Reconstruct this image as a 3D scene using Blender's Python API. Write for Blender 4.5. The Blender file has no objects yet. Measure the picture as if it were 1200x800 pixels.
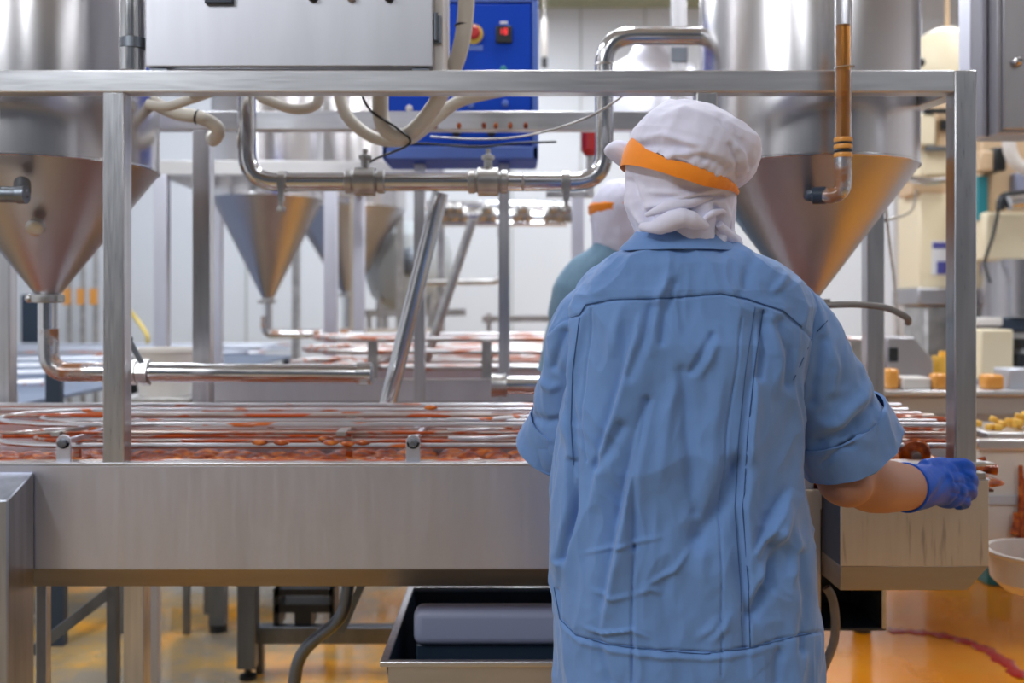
import bpy, bmesh, math, random
from mathutils import Vector, Matrix, noise
import numpy as np
random.seed(7)
PI = math.pi
S = bpy.context.scene
COL = S.collection

# ------------------------------------------------------------ camera, world, lights, exposure
H = 1.27            # camera height
F = 1167.0          # focal length in pixels of the 1200 px wide frame
HZ = 361.0          # horizon row
cam_d = bpy.data.cameras.new('camera'); cam = bpy.data.objects.new('camera', cam_d); COL.objects.link(cam)
cam.location = (0, 0, H); cam.rotation_euler = (PI/2, 0, 0)
cam_d.sensor_width = 36; cam_d.lens = 36*F/1200; cam_d.shift_y = -(400-HZ)/1200
cam_d.dof.use_dof = True; cam_d.dof.focus_distance = 1.86; cam_d.dof.aperture_fstop = 2.5
S.camera = cam
S.view_settings.view_transform = 'Standard'; S.view_settings.look = 'None'
S.view_settings.gamma = 1; S.view_settings.use_curve_mapping = False
S.view_settings.exposure = -0.22
w = bpy.data.worlds.new('world'); S.world = w; w.use_nodes = True
w.node_tree.nodes['Background'].inputs[0].default_value = (.75, .84, 1, 1)
w.node_tree.nodes['Background'].inputs[1].default_value = .15

def area(name, loc, sx, sy, power, col=(.90, .95, 1), rot=(0, 0, 0)):
    l = bpy.data.lights.new(name, 'AREA'); l.shape = 'RECTANGLE'; l.size = sx; l.size_y = sy
    l.energy = power; l.color = col
    o = bpy.data.objects.new(name, l); COL.objects.link(o); o.location = loc; o.rotation_euler = rot
for i, (x, y, sx, sy, p) in enumerate([(-2.8, -.9, .3, 2.0, 165), (-.9, -1.6, .3, 2.4, 40), (2.6, -1.0, .3, 2.4, 38),
                              (-2.0, 3.4, .3, 2.4, 75), (.2, 3.9, .3, 2.4, 70), (2.6, 3.6, .3, 2.4, 65),
                              (-2.6, 6.6, .3, 2.4, 75), (0, 6.8, .3, 2.4, 75), (2.8, 6.8, .3, 2.4, 75)]):
    area('ceiling_lamp', (x, y, 3.9), sx, sy, p)

# ------------------------------------------------------------ helpers
def P(px, py, Y):
    """the place at distance Y that the photograph shows at px, py"""
    return Vector(((px-600)/F*Y, Y, H-(py-HZ)/F*Y))
def pxof(v):
    return 600+v[0]/v[1]*F, HZ+(H-v[2])/v[1]*F

class MB:
    def __init__(s): s.v = []; s.f = []
    def add(s, vs, fs):
        b = len(s.v); s.v += [tuple(v) for v in vs]; s.f += [tuple(b+i for i in f) for f in fs]; return s
    def box(s, x0, x1, y0, y1, z0, z1):
        if x0 > x1: x0, x1 = x1, x0
        if y0 > y1: y0, y1 = y1, y0
        if z0 > z1: z0, z1 = z1, z0
        vs = [(x, y, z) for z in (z0, z1) for y in (y0, y1) for x in (x0, x1)]
        return s.add(vs, [(0, 2, 3, 1), (4, 5, 7, 6), (0, 1, 5, 4), (2, 6, 7, 3), (0, 4, 6, 2), (1, 3, 7, 5)])
    def bar(s, a, b, w, h):
        """box beam from a to b, w wide, h high"""
        a = Vector(a); b = Vector(b); t = (b-a).normalized()
        up = Vector((0, 0, 1)) if abs(t.z) < .95 else Vector((0, 1, 0))
        r = t.cross(up).normalized(); u = r.cross(t)
        vs = [p + r*i*w/2 + u*j*h/2 for p in (a, b) for i, j in ((-1, -1), (1, -1), (1, 1), (-1, 1))]
        return s.add(vs, [(3, 2, 1, 0), (4, 5, 6, 7), (0, 1, 5, 4), (1, 2, 6, 5), (2, 3, 7, 6), (3, 0, 4, 7)])
    def prism(s, pts, d):
        """polygon of 3d points pushed along d"""
        d = Vector(d); n = len(pts); pts = [Vector(p) for p in pts]
        s.add(pts+[p+d for p in pts], [tuple(range(n))[::-1], tuple(range(n, 2*n))] + [(i, (i+1) % n, n+(i+1) % n, n+i) for i in range(n)])
        return s
    def tube(s, pts, r, seg=14, cap=True, smooth=0, closed=False):
        pts = [Vector(p) for p in pts]
        if smooth: pts = catmull(pts, smooth, closed)
        n = len(pts); rr = r if isinstance(r, (list, tuple)) else [r]*n
        if len(rr) != n: rr = [np.interp(i/(n-1), np.linspace(0, 1, len(rr)), rr) for i in range(n)]
        T = []
        for i in range(n):
            if closed: t = pts[(i+1) % n]-pts[i-1]
            else: t = pts[min(i+1, n-1)]-pts[max(i-1, 0)]
            T.append(t.normalized())
        u = T[0].orthogonal().normalized(); vs = []
        for i in range(n):
            u = (u-T[i]*u.dot(T[i])).normalized(); w_ = T[i].cross(u)
            vs += [pts[i]+(u*math.cos(a)+w_*math.sin(a))*rr[i] for a in (2*PI*k/seg for k in range(seg))]
        m = n if closed else n-1
        fs = [(i*seg+k, i*seg+(k+1) % seg, ((i+1) % n)*seg+(k+1) % seg, ((i+1) % n)*seg+k) for i in range(m) for k in range(seg)]
        if cap and not closed: fs += [tuple(range(seg))[::-1], tuple((n-1)*seg+k for k in range(seg))]
        return s.add(vs, fs)
    def lathe(s, prof, c, axis=(0, 0, 1), seg=48, cap=True):
        """prof: (radius, distance along axis)"""
        c = Vector(c); a = Vector(axis).normalized(); u = a.orthogonal().normalized(); w_ = a.cross(u); vs = []
        for r, h in prof: vs += [c+a*h+(u*math.cos(t)+w_*math.sin(t))*r for t in (2*PI*k/seg for k in range(seg))]
        n = len(prof)
        fs = [(i*seg+k, i*seg+(k+1) % seg, (i+1)*seg+(k+1) % seg, (i+1)*seg+k) for i in range(n-1) for k in range(seg)]
        if cap: fs += [tuple(range(seg))[::-1], tuple((n-1)*seg+k for k in range(seg))]
        return s.add(vs, fs)
    def rings(s, R, cap=True):
        """R: list of rings of equal length"""
        n = len(R); seg = len(R[0]); vs = [p for r in R for p in r]
        fs = [(i*seg+k, i*seg+(k+1) % seg, (i+1)*seg+(k+1) % seg, (i+1)*seg+k) for i in range(n-1) for k in range(seg)]
        if cap: fs += [tuple(range(seg))[::-1], tuple((n-1)*seg+k for k in range(seg))]
        return s.add(vs, fs)
    def ball(s, c, rx, ry=None, rz=None, seg=20, n=12):
        ry = ry or rx; rz = rz or rx; c = Vector(c)
        R = [[c+Vector((rx*math.sin(t)*math.cos(a), ry*math.sin(t)*math.sin(a), -rz*math.cos(t))) for a in (2*PI*k/seg for k in range(seg))]
             for t in (max(.02, min(PI-.02, PI*i/n)) for i in range(n+1))]
        return s.rings(R)

def catmull(pts, k, closed=False):
    out = []; n = len(pts)
    for i in range(n if closed else n-1):
        if closed: a, b, c, d = pts[i-1], pts[i], pts[(i+1) % n], pts[(i+2) % n]
        else: a, b, c, d = pts[max(i-1, 0)], pts[i], pts[i+1], pts[min(i+2, n-1)]
        for j in range(k):
            t = j/k
            out.append(.5*((2*b)+(c-a)*t+(2*a-5*b+4*c-d)*t*t+(3*b-a-3*c+d)*t**3))
    if not closed: out.append(pts[-1])
    return out

def elbowed(pts, r, k=8):
    """polyline with corners rounded at radius r"""
    pts = [Vector(p) for p in pts]; out = [pts[0]]
    for i in range(1, len(pts)-1):
        a, b, c = pts[i-1], pts[i], pts[i+1]
        d1 = (a-b).normalized(); d2 = (c-b).normalized()
        rr = min(r, (a-b).length*.48, (c-b).length*.48)
        p0, p1 = b+d1*rr, b+d2*rr
        for j in range(k+1):
            t = j/k; out.append(p0*(1-t)**2+b*2*t*(1-t)+p1*t*t)
    out.append(pts[-1]); return out

ORG = {}
def put(name, mb, mat, parent=None, bevel=0, sharp=35, loc=None):
    me = bpy.data.meshes.new(name); me.from_pydata([tuple(v) for v in mb.v], [], mb.f)
    bm = bmesh.new(); bm.from_mesh(me); bmesh.ops.recalc_face_normals(bm, faces=bm.faces); bm.to_mesh(me); bm.free()
    o = bpy.data.objects.new(name, me)
    if parent is not None: org = ORG[parent.name]; o.parent = parent
    else:
        a = np.array([v[:] for v in mb.v]); org = Vector(loc) if loc else Vector(((a[:, 0].min()+a[:, 0].max())/2, (a[:, 1].min()+a[:, 1].max())/2, a[:, 2].min()))
        o.location = org
    me.transform(Matrix.Translation(-org)); COL.objects.link(o); ORG[o.name] = org
    me.materials.append(mat)
    me.polygons.foreach_set('use_smooth', [True]*len(me.polygons)); me.set_sharp_from_angle(angle=math.radians(sharp))
    if bevel:
        b = o.modifiers.new('bevel', 'BEVEL'); b.width = bevel; b.segments = 2; b.limit_method = 'ANGLE'; b.angle_limit = math.radians(40)
        b.harden_normals = False
    return o
def thing(name, label, cat, loc, group=None):
    o = bpy.data.objects.new(name, None); COL.objects.link(o); o.location = loc; ORG[o.name] = Vector(loc)
    o.empty_display_size = .05
    return tag(o, label, cat, group)
def tag(o, label, cat, group=None, kind=None):
    o['label'] = label; o['category'] = cat
    if group: o['group'] = group
    if kind: o['kind'] = kind
    return o
def struct(name, mb, mat, label=None):
    o = put(name, mb, mat); o['kind'] = 'structure'
    if label: o['label'] = label
    return o
def dup(root, d, label=None, name=None):
    r = root.copy(); COL.objects.link(r); r.location = Vector(root.location)+Vector(d); ORG[r.name] = ORG[root.name]+Vector(d)
    if label: r['label'] = label
    def rec(a, b):
        for ch in list(a.children):
            c = ch.copy(); COL.objects.link(c); c.parent = b; ORG[c.name] = ORG[r.name]; rec(ch, c)
    rec(root, r); return r

# ------------------------------------------------------------ materials
def mat(name, col, rough=.5, metal=0, **kw):
    m = bpy.data.materials.new(name); m.use_nodes = True; nt = m.node_tree; b = nt.nodes['Principled BSDF']
    b.inputs['Base Color'].default_value = (*col, 1); b.inputs['Roughness'].default_value = rough; b.inputs['Metallic'].default_value = metal
    for k, v in kw.items(): b.inputs[k.replace('_', ' ')].default_value = v
    return m
def N(m, t, **kw):
    n = m.node_tree.nodes.new(t)
    for k, v in kw.items():
        if k in n.inputs: n.inputs[k].default_value = v
        else: setattr(n, k, v)
    return n
def L(m, a, b): m.node_tree.links.new(a, b)
def coords(m, scale=(1, 1, 1)):
    g = N(m, 'ShaderNodeNewGeometry'); mp = N(m, 'ShaderNodeMapping'); mp.inputs['Scale'].default_value = scale
    L(m, g.outputs['Position'], mp.inputs['Vector']); return mp.outputs[0]
def ramp(m, fac, stops):
    r = N(m, 'ShaderNodeValToRGB'); e = r.color_ramp.elements
    while len(e) < len(stops): e.new(.5)
    for i, (p, c) in enumerate(stops): e[i].position = p; e[i].color = (*c, 1) if len(c) == 3 else c
    L(m, fac, r.inputs[0]); return r.outputs[0]
def steel(name, col=(.62, .62, .64), rough=.3, stretch=(2, 60, 60), amp=.12, tone=.12, aniso=0):
    """brushed stainless steel: streaky roughness and slight tone variation along the grain"""
    m = mat(name, col, rough, 1); b = m.node_tree.nodes['Principled BSDF']
    n = N(m, 'ShaderNodeTexNoise', Scale=6.0, Detail=4.0); L(m, coords(m, stretch), n.inputs['Vector'])
    r = N(m, 'ShaderNodeMapRange'); r.inputs['To Min'].default_value = max(.03, rough-amp); r.inputs['To Max'].default_value = rough+amp
    L(m, n.outputs[0], r.inputs[0]); L(m, r.outputs[0], b.inputs['Roughness'])
    n2 = N(m, 'ShaderNodeTexNoise', Scale=5.0, Detail=5.0); L(m, coords(m, tuple(.3+s*.15 for s in stretch)), n2.inputs['Vector'])
    lo = tuple(c*(1-tone) for c in col); hi = tuple(min(1, c*(1+tone)) for c in col)
    L(m, ramp(m, n2.outputs[0], [(.3, lo), (.7, hi)]), b.inputs['Base Color'])
    return m
def smeared(name, base, goo, lo=.52, hi=.58, scale=9, stretch=(1, 6, 6)):
    """steel rod with dried syrup smeared over stretches of it"""
    m = mat(name, base, (.30 if 'guide' in name else .22), 1); b = m.node_tree.nodes['Principled BSDF']
    n = N(m, 'ShaderNodeTexNoise', Scale=scale, Detail=3.0); L(m, coords(m, stretch), n.inputs['Vector'])
    L(m, ramp(m, n.outputs[0], [(lo, base), (hi, goo)]), b.inputs['Base Color'])
    L(m, ramp(m, n.outputs[0], [(lo, (1, 1, 1)), (hi, (0, 0, 0))]), b.inputs['Metallic'])
    return m
M = {}
M['steel'] = steel('brushed_steel', (.66, .66, .68), .34, (2, 60, 60))
M['steel_v'] = steel('brushed_steel_upright', (.60, .60, .62), .32, (60, 60, 2))
M['panel'] = steel('steel_sheet', (.66, .66, .74), .42, (14, 14, 1.2), .08, .05)
M['panel_h'] = steel('steel_sheet_lengthwise', (.60, .585, .58), .40, (1.2, 14, 14), .08, .08)
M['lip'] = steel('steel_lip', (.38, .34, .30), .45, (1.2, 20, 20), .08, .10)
M['mirror'] = steel('polished_steel', (.62, .60, .61), .25, (3, 3, .6), .05, .06)
M['cone'] = steel('cone_steel', (.46, .45, .48), .36, (3, 3, .6), .05, .08)
M['pipe'] = steel('polished_pipe_steel', (.62, .62, .63), .17, (6, 6, 6), .07, .10)
M['cast'] = steel('dull_cast_steel', (.50, .49, .48), .38, (20, 20, 20), .12, .2)
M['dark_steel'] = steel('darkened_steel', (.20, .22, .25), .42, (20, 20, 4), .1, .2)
M['stained'] = smeared('stained_pipe_steel', (.60, .60, .62), (.30, .13, .06), .50, .62, 14, (1, 1, 1))
M['rod'] = smeared('guide_rod', (.74, .73, .76), (.58, .13, .02), .60, .64, 5, (1.3, 9, 9))
M['rod_dirty'] = smeared('syrupy_guide_rod', (.62, .52, .47), (.50, .085, .012), .48, .54, 6, (1.5, 9, 9))
M['rod_white'] = mat('pale_rod', (.60, .63, .70), .4, .5)
M['rod_far'] = smeared('far_guide_rod', (.62, .60, .60), (.50, .12, .03), .50, .60, 4, (1.3, 9, 9)); M['rod_far'].node_tree.nodes['Principled BSDF'].inputs['Roughness'].default_value = .42
M['box_sheet'] = steel('control_box_sheet', (.54, .54, .58), .42, (14, 14, 1.2), .08, .05)
M['grey_hose'] = mat('grey_hose', (.20, .18, .165), .45)
M['wall'] = mat('wall_panel', (.74, .77, .82), .55)
M['ceil'] = mat('ceiling_white', (.8, .8, .8), .7)
M['white_plastic'] = mat('white_plastic', (.72, .68, .64), .4)
M['hose'] = mat('cream_hose', (.66, .62, .54), .45)
M['black'] = mat('black_rubber', (.015, .017, .02), .4)
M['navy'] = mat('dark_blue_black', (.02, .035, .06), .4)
M['blue'] = mat('blue_paint', (.0, .055, .50), .5, 0, Specular_IOR_Level=.25)
M['pan'] = mat('syrup_stained_pan', (.10, .035, .015), .35)
M['blue_rim'] = mat('light_blue_rim', (.10, .18, .55), .35)
M['red'] = mat('red_plastic', (.5, .02, .02), .35)
M['yellow'] = mat('yellow_plastic', (.75, .55, .1), .4)
M['cream'] = mat('cream_paint', (.80, .70, .50), .45)
M['cream2'] = mat('tan_paint', (.62, .44, .27), .5)
M['teal'] = mat('teal_plastic', (.03, .25, .30), .4)
M['grey_box'] = steel('cabinet_steel', (.47, .46, .48), .45, (10, 10, 2), .08, .04)
M['crate'] = mat('blue_grey_plastic', (.30, .32, .45), .45)
M['label'] = mat('white_label', (.75, .76, .82), .5)
M['label_beige'] = mat('beige_sheet', (.52, .44, .36), .4, .3)
M['label_blue'] = mat('label_print', (.08, .08, .35), .5)
m = mat('red_digits', (.6, .02, .02), .4); b = m.node_tree.nodes['Principled BSDF']
b.inputs['Emission Color'].default_value = (1, .05, .06, 1); b.inputs['Emission Strength'].default_value = 1.2; M['digits'] = m
m = mat('syrup', (.55, .11, .01), .12); b = m.node_tree.nodes['Principled BSDF']
n = N(m, 'ShaderNodeTexNoise', Scale=38.0, Detail=4.0); L(m, coords(m), n.inputs['Vector'])
L(m, ramp(m, n.outputs[0], [(.3, (.10, .014, .004)), (.5, (.38, .065, .006)), (.66, (.70, .20, .02)), (.8, (.8, .50, .28))]), b.inputs['Base Color'])
bp = N(m, 'ShaderNodeBump', Strength=.6, Distance=.01); L(m, n.outputs[0], bp.inputs['Height']); L(m, bp.outputs[0], b.inputs['Normal']); M['syrup'] = m
M['amber'] = mat('amber_syrup', (.85, .36, .06), .08, 0, Transmission_Weight=.75, IOR=1.36)
M['glass'] = mat('clear_glass', (.97, .98, 1), .02, 0, Transmission_Weight=1.0, IOR=1.3)
M['candy'] = mat('yellow_candy', (.85, .48, .07), .35)
M['candy_orange'] = mat('orange_jelly', (.80, .35, .07), .25)
# floor: wet resin floor stained with spilt syrup
m = mat('wet_floor', (.4, .3, .2), .2); b = m.node_tree.nodes['Principled BSDF']
g = N(m, 'ShaderNodeNewGeometry'); n = N(m, 'ShaderNodeTexNoise', Scale=1.6, Detail=5.0, Roughness=.6); L(m, coords(m), n.inputs['Vector'])
vd = N(m, 'ShaderNodeVectorMath', operation='DISTANCE'); vd.inputs[1].default_value = (1.9, 3.7, 0); L(m, g.outputs['Position'], vd.inputs[0])   # the spill spreads from here
mr = N(m, 'ShaderNodeMapRange'); mr.inputs['From Min'].default_value = .3; mr.inputs['From Max'].default_value = 3.4
mr.inputs['To Min'].default_value = .34; mr.inputs['To Max'].default_value = -.06; L(m, vd.outputs['Value'], mr.inputs[0])
ad = N(m, 'ShaderNodeMath', operation='ADD'); L(m, n.outputs[0], ad.inputs[0]); L(m, mr.outputs[0], ad.inputs[1])
L(m, ramp(m, ad.outputs[0], [(.40, (.26, .22, .17)), (.50, (.42, .27, .10)), (.62, (.95, .40, .02)), (.84, (1.0, .33, .004))]), b.inputs['Base Color'])
n3 = N(m, 'ShaderNodeTexNoise', Scale=4.0, Detail=3.0); L(m, coords(m), n3.inputs['Vector'])
L(m, ramp(m, n3.outputs[0], [(.4, (.07,)*3), (.65, (.28,)*3)]), b.inputs['Roughness']); M['floor'] = m
# cotton twill of the work shirts
def cloth(name, col, weave=900, bump=.15, sheen=.25):
    m = mat(name, col, .85, 0, Sheen_Weight=sheen); b = m.node_tree.nodes['Principled BSDF']
    n = N(m, 'ShaderNodeTexNoise', Scale=7.0, Detail=6.0, Roughness=.65); L(m, coords(m), n.inputs['Vector'])
    L(m, ramp(m, n.outputs[0], [(.3, tuple(c*.92 for c in col)), (.7, tuple(min(1, c*1.07) for c in col))]), b.inputs['Base Color'])
    n2 = N(m, 'ShaderNodeTexNoise', Scale=55.0, Detail=5.0); L(m, coords(m, (1, 1, .5)), n2.inputs['Vector'])
    bp = N(m, 'ShaderNodeBump', Strength=bump, Distance=.004); L(m, n2.outputs[0], bp.inputs['Height']); L(m, bp.outputs[0], b.inputs['Normal'])
    return m
M['shirt'] = cloth('blue_cotton', (.135, .262, .54))
M['shirt2'] = cloth('faded_blue_cotton', (.17, .30, .42))
M['seam_shade'] = mat('seam_shade_navy', (.03, .08, .20), .8)  # dark blue stands for the shadow along the shirt seams
M['cap'] = cloth('white_cotton', (.74, .73, .88), bump=.1)
M['band'] = cloth('orange_ribbon', (.95, .27, .01), bump=.12)
M['skin'] = mat('skin', (.40, .19, .12), .5, 0, Subsurface_Weight=.1)
m = M['skin']; b = m.node_tree.nodes['Principled BSDF']; b.inputs['Subsurface Radius'].default_value = (.01, .004, .002)
M['glove'] = mat('blue_nitrile', (.0, .075, .50), .5, 0, Specular_IOR_Level=.3)
M['trousers'] = cloth('dark_blue_trousers', (.05, .09, .17))
M['boot'] = mat('white_rubber_boot', (.7, .7, .68), .4)

# ------------------------------------------------------------ the room
RX0, RX1, RY0, RY1, RZ = -5.0, 5.2, -4.5, 9.0, 4.3
struct('floor', MB().box(RX0-.1, RX1+.1, RY0-.1, RY1+.1, -.1, 0), M['floor'])
struct('ceiling', MB().box(RX0, RX1, RY0, RY1, RZ, RZ+.1), M['ceil'])
struct('wall_back', MB().box(RX0-.1, RX1+.1, RY1, RY1+.1, -.1, RZ+.1), M['wall'])
struct('wall_left', MB().box(RX0-.1, RX0, RY0-.1, RY1+.1, -.1, RZ+.1), M['wall'])
struct('wall_right', MB().box(RX1, RX1+.1, RY0-.1, RY1+.1, -.1, RZ+.1), M['wall'])
M['seam'] = mat('panel_joint', (.42, .44, .42), .5)
k = 0
for x in (-3.6, -2.4, -1.2, .0, .62, 1.2, 2.4, 3.6):
    k += 1; struct('trim_%d' % k, MB().box(x-.006, x+.006, RY1-.008, RY1, .1, RZ), M['seam'])
k += 1; struct('trim_%d' % k, MB().box(-1.5, 2.6, RY1-.09, RY1, 3.98, 4.12), mat('greenish_rail', (.42, .44, .30), .5))
k += 1; struct('trim_%d' % k, MB().box(RX0, RX1, RY1-.02, RY1, 0, .12), M['seam'])

# ------------------------------------------------------------ front support frame
FY = 2.33
T = .05
zt, zb = P(0, 82, FY).z, P(0, 108, FY).z
fr = thing('support_frame', 'large brushed steel frame standing over the nearest conveyor, its top beam across the photo', 'frame', (0, 2.6, 0))
put('top_beam', MB().box(-1.6, P(1119, 0, FY).x, FY, FY+T, zb, zt), M['steel'], fr, .003)
xR0, xR1 = P(1119, 0, FY).x, P(1145, 0, FY).x
zfoot = P(0, 544, FY).z
put('post', MB().box(xR0, xR1, FY, FY+T, zfoot, zt), M['steel_v'], fr, .003)
put('post', MB().box(P(120, 0, FY).x, P(145, 0, FY).x, FY, FY+T, zfoot, zb), M['steel_v'], fr, .003)
put('post', MB().box(P(816, 0, FY).x, P(841, 0, FY).x, FY, FY+T, zfoot, zb), M['steel_v'], fr, .003)
RY = 3.02
zrt, zrb = P(0, 130, RY).z, P(0, 152, RY).z
put('rear_beam', MB().box(-1.6, 1.12, RY, RY+T, zrb, zrt), M['steel'], fr, .003)
xl0, xl1 = P(225, 0, RY).x, P(246, 0, RY).x
put('rear_post', MB().box(xl0, xl1, RY, RY+T, .72, zrb), M['steel_v'], fr, .003)
put('rear_post', MB().box(P(-10, 0, RY).x, P(11, 0, RY).x, RY, RY+T, .72, zrb), M['steel_v'], fr, .003)
put('post_bracket', MB().box(-1.56, -1.52, 2.868, RY, .74, .90), M['cast'], fr, .002)
xr0, xr1 = P(1016, 0, RY).x, P(1037, 0, RY).x
put('rear_post', MB().box(xr0, xr1, RY, RY+T, .72, zrb), M['steel_v'], fr, .003)
for x in (-1.585, (xR0+xR1)/2):
    put('cross_beam', MB().bar((x, FY+T, zt-.025), (x, RY+.02, zrt-.03), .05, .05), M['steel'], fr, .003)
for xm in ((xl0+xl1)/2, (xr0+xr1)/2): put('post_bracket', MB().box(xm-.02, xm+.02, 2.868, RY, .74, .90), M['cast'], fr, .002)
fo = MB()
for x0, x1 in ((P(1112, 0, FY).x, P(1150, 0, FY).x),):
    fo.box(x0, x1+.01, FY-.004, FY+T+.01, zfoot-.004, zfoot+.006)
put('foot_plate', fo, M['steel'], fr)

# ------------------------------------------------------------ nearest conveyor: trough, rails, legs
cv = thing('trough_conveyor', 'nearest stainless steel trough conveyor, wide plain front panel below stacked guide rails', 'conveyor', (0, 2.6, 0))
zt1 = P(0, 545, FY).z; zp = P(0, 666, FY).z; zl = P(0, 691, FY).z
X1 = P(1148, 0, 2.4).x
XB = .705                                   # where the panel steps forward into the box at the right
put('front_panel', MB().box(-1.7, XB, FY-.004, FY, zp, zt1), M['panel'], cv, .0015)
put('top_rim', MB().box(-1.7, X1, FY-.006, FY+.03, zt1, zt1+.006), M['steel'], cv, .0015)
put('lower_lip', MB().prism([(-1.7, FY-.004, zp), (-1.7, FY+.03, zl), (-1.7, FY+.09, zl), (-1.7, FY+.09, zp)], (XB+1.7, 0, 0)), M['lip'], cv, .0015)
put('back_panel', MB().box(-1.7, X1, 2.86, 2.865, .68, .975), M['panel'], cv)
put('floor_pan', MB().box(-1.7, X1, FY, 2.86, .84, .846), M['pan'], cv)
put('rear_rim', MB().box(-1.7, X1, 2.84, 2.88, .975, .983), M['steel'], cv, .002)
def pin_leg(x, y, w, top, mt='steel_v'):
    l = put('leg', MB().box(x-w/2, x+w/2, y-w/2, y+w/2, .05, top), M[mt], cv, .002)
    put('adjustable_foot', MB().lathe([(.03, 0), (.03, .012), (.012, .02), (.01, .06)], (x, y, 0), seg=16), M['cast'], l)
    return l
pin_leg(P(51, 0, 2.40).x, 2.40, .026, zl)
pin_leg(P(159, 0, 2.46).x, 2.47, .05, zl+.01)
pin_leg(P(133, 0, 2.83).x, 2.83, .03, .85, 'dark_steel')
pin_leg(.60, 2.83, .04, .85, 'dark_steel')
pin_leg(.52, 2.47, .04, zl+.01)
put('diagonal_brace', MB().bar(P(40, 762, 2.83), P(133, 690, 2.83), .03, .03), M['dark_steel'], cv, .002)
# guide rails: two storeys of nested loops
def loop(z, y0, y1, x0, x1, r, mt, name='guide_rail'):
    ym = (y0+y1)/2; rr = (y1-y0)/2; pts = []
    pts.append((x1, y1, z)); pts.append((x0+rr*1.8, y1, z))
    for k in range(9):
        a = PI/2+PI*k/8; pts.append((x0+rr*1.6+rr*1.6*math.cos(a), ym+rr*math.sin(a), z))
    pts.append((x0+rr*1.8, y0, z)); pts.append((x1, y0, z))
    return put(name, MB().tube(pts, r, 10), M[mt], cv)
xe = 1.10
loop(.987, 2.42, 2.77, P(5, 0, 2.6).x, xe, .0062, 'rod')
loop(.987, 2.505, 2.68, P(52, 0, 2.6).x, xe, .0050, 'rod')
loop(.936, 2.42, 2.77, P(2, 0, 2.6).x, xe, .0068, 'rod')
loop(.936, 2.505, 2.68, P(45, 0, 2.6).x, xe, .0050, 'rod_dirty')
for y, z, mt, r in ((2.365, .955, 'rod', .006), (2.60, .990, 'rod_dirty', .005), (2.82, .995, 'rod', .007), (2.365, .905, 'rod_dirty', .006), (2.59, .938, 'rod_dirty', .006), (2.83, .945, 'rod_dirty', .006), (2.46, .962, 'rod_dirty', .004)):
    if y == 2.365 and z > .95: continue
    put('guide_rail', MB().tube([(-1.7, y, z), (xe, y, z)], r, 10), M[mt], cv)
# bent return rails near the workers
for (dy, z, r) in ((0, .992, .007), (.04, .940, .007), (.02, .965, .005)):
    pts = [P(525, 500, 2.5), P(560, 500, 2.5), P(600, 500, 2.55), P(650, 500, 2.65), P(700, 500, 2.75)]
    pts = [Vector((p.x, p.y+dy-.03, z)) for p in pts]
    put('bent_guide_rail', MB().tube(pts, r, 10, smooth=5), M['rod'], cv)
for (x0, z, a) in ((1035, .99, .02), (1045, .94, .05), (1040, .965, .0)):
    pts = [Vector((P(x0, 0, 2.5).x+i*.045, 2.47+a+.05*math.sin(i*.9), z)) for i in range(5)]
    put('bent_guide_rail', MB().tube(pts, .008, 10, smooth=4), M['rod_dirty'], cv)
def bracket(px):
    x = P(px, 0, 2.345).x
    b_ = put('rail_bracket', MB().box(x-.017, x+.017, 2.345, 2.352, .893, .955).lathe([(.017, 0), (.017, .007)], (x, 2.345, .955), (0, 1, 0), 20).box(x-.006, x+.006, 2.352, 2.84, .948, .960), M['panel'], cv, .001)
    put('bolt', MB().lathe([(.011, 0), (.011, .008), (.006, .012)], (x, 2.345, .953), (0, -1, 0), 6), M['dark_steel'], b_)
for p in (74, 484, 760): bracket(p)
for x in (-1.12, -.42, .32, .86):
    put('rail_spacer', MB().box(x-.012, x+.012, 2.44, 2.75, .955, .968), M['cast'], cv, .002)
    put('rail_spacer', MB().box(x-.008, x+.008, 2.56, 2.575, .85, .985), M['rod_dirty'], cv, .002)
# syrup covered drive chain and spilt syrup
sy = MB()
for y, z in ((2.385, .885), (2.44, .892), (2.50, .880)):
    n_ = 150
    pts = [(-1.7+2.86*i/n_, y+.003*math.sin(i*1.7), z+.003*math.sin(i*2.3+y*50)) for i in range(n_+1)]
    sy.tube(pts, [.010+.004*abs(math.sin(i*1.31)) for i in range(n_+1)], 8)
tag(put('drive_chain', sy, M['syrup']), 'syrup caked chain running along the bottom of the nearest trough', 'chain')
sp = MB()
for i in range(46):
    for j in range(8):
        x = -1.69+2.84*i/45; y = 2.40+.42*j/7
        h = .010+.012*noise.noise(Vector((x*6, y*9, 2)))
        sp.ball((x+random.uniform(-.02, .02), y, .852), .045, .04, max(.008, h+.008), 10, 6)
tag(put('spilt_syrup', sp, M['syrup']), 'thick orange brown syrup pooled in the bottom of the nearest trough', 'syrup', kind='stuff')
# lumps of syrup clinging to rails
for i, (px, Y, z) in enumerate(((305, 2.42, .943), (330, 2.42, .943), (388, 2.42, .943), (408, 2.42, .94), (425, 2.42, .943), (318, 2.77, .943), (382, 2.5, .942), (505, 2.77, .993))):
    p = P(px, 0, Y); tag(put('syrup_drip', MB().ball((p.x, Y, z), .02, .010, .008, 12, 8), M['syrup']),
        'small orange syrup lump stuck on the guide rails of the nearest conveyor', 'drip', 'syrup lumps on the guide rails')
# amber disc at the right end
dk = thing('syrup_roller', 'amber syrup coated round roller beside the gloved hand', 'roller', P(1073, 545, 2.36))
c = P(1072, 531, 2.42)
put('disc', MB().lathe([(.014, -.014), (.034, -.012), (.038, 0), (.034, .012), (.014, .014)], c, (.25, 1, .2), 28), M['syrup'], dk)
put('hub', MB().lathe([(.012, -.03), (.012, .03)], c, (.25, 1, .2), 16), M['cast'], dk)

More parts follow.
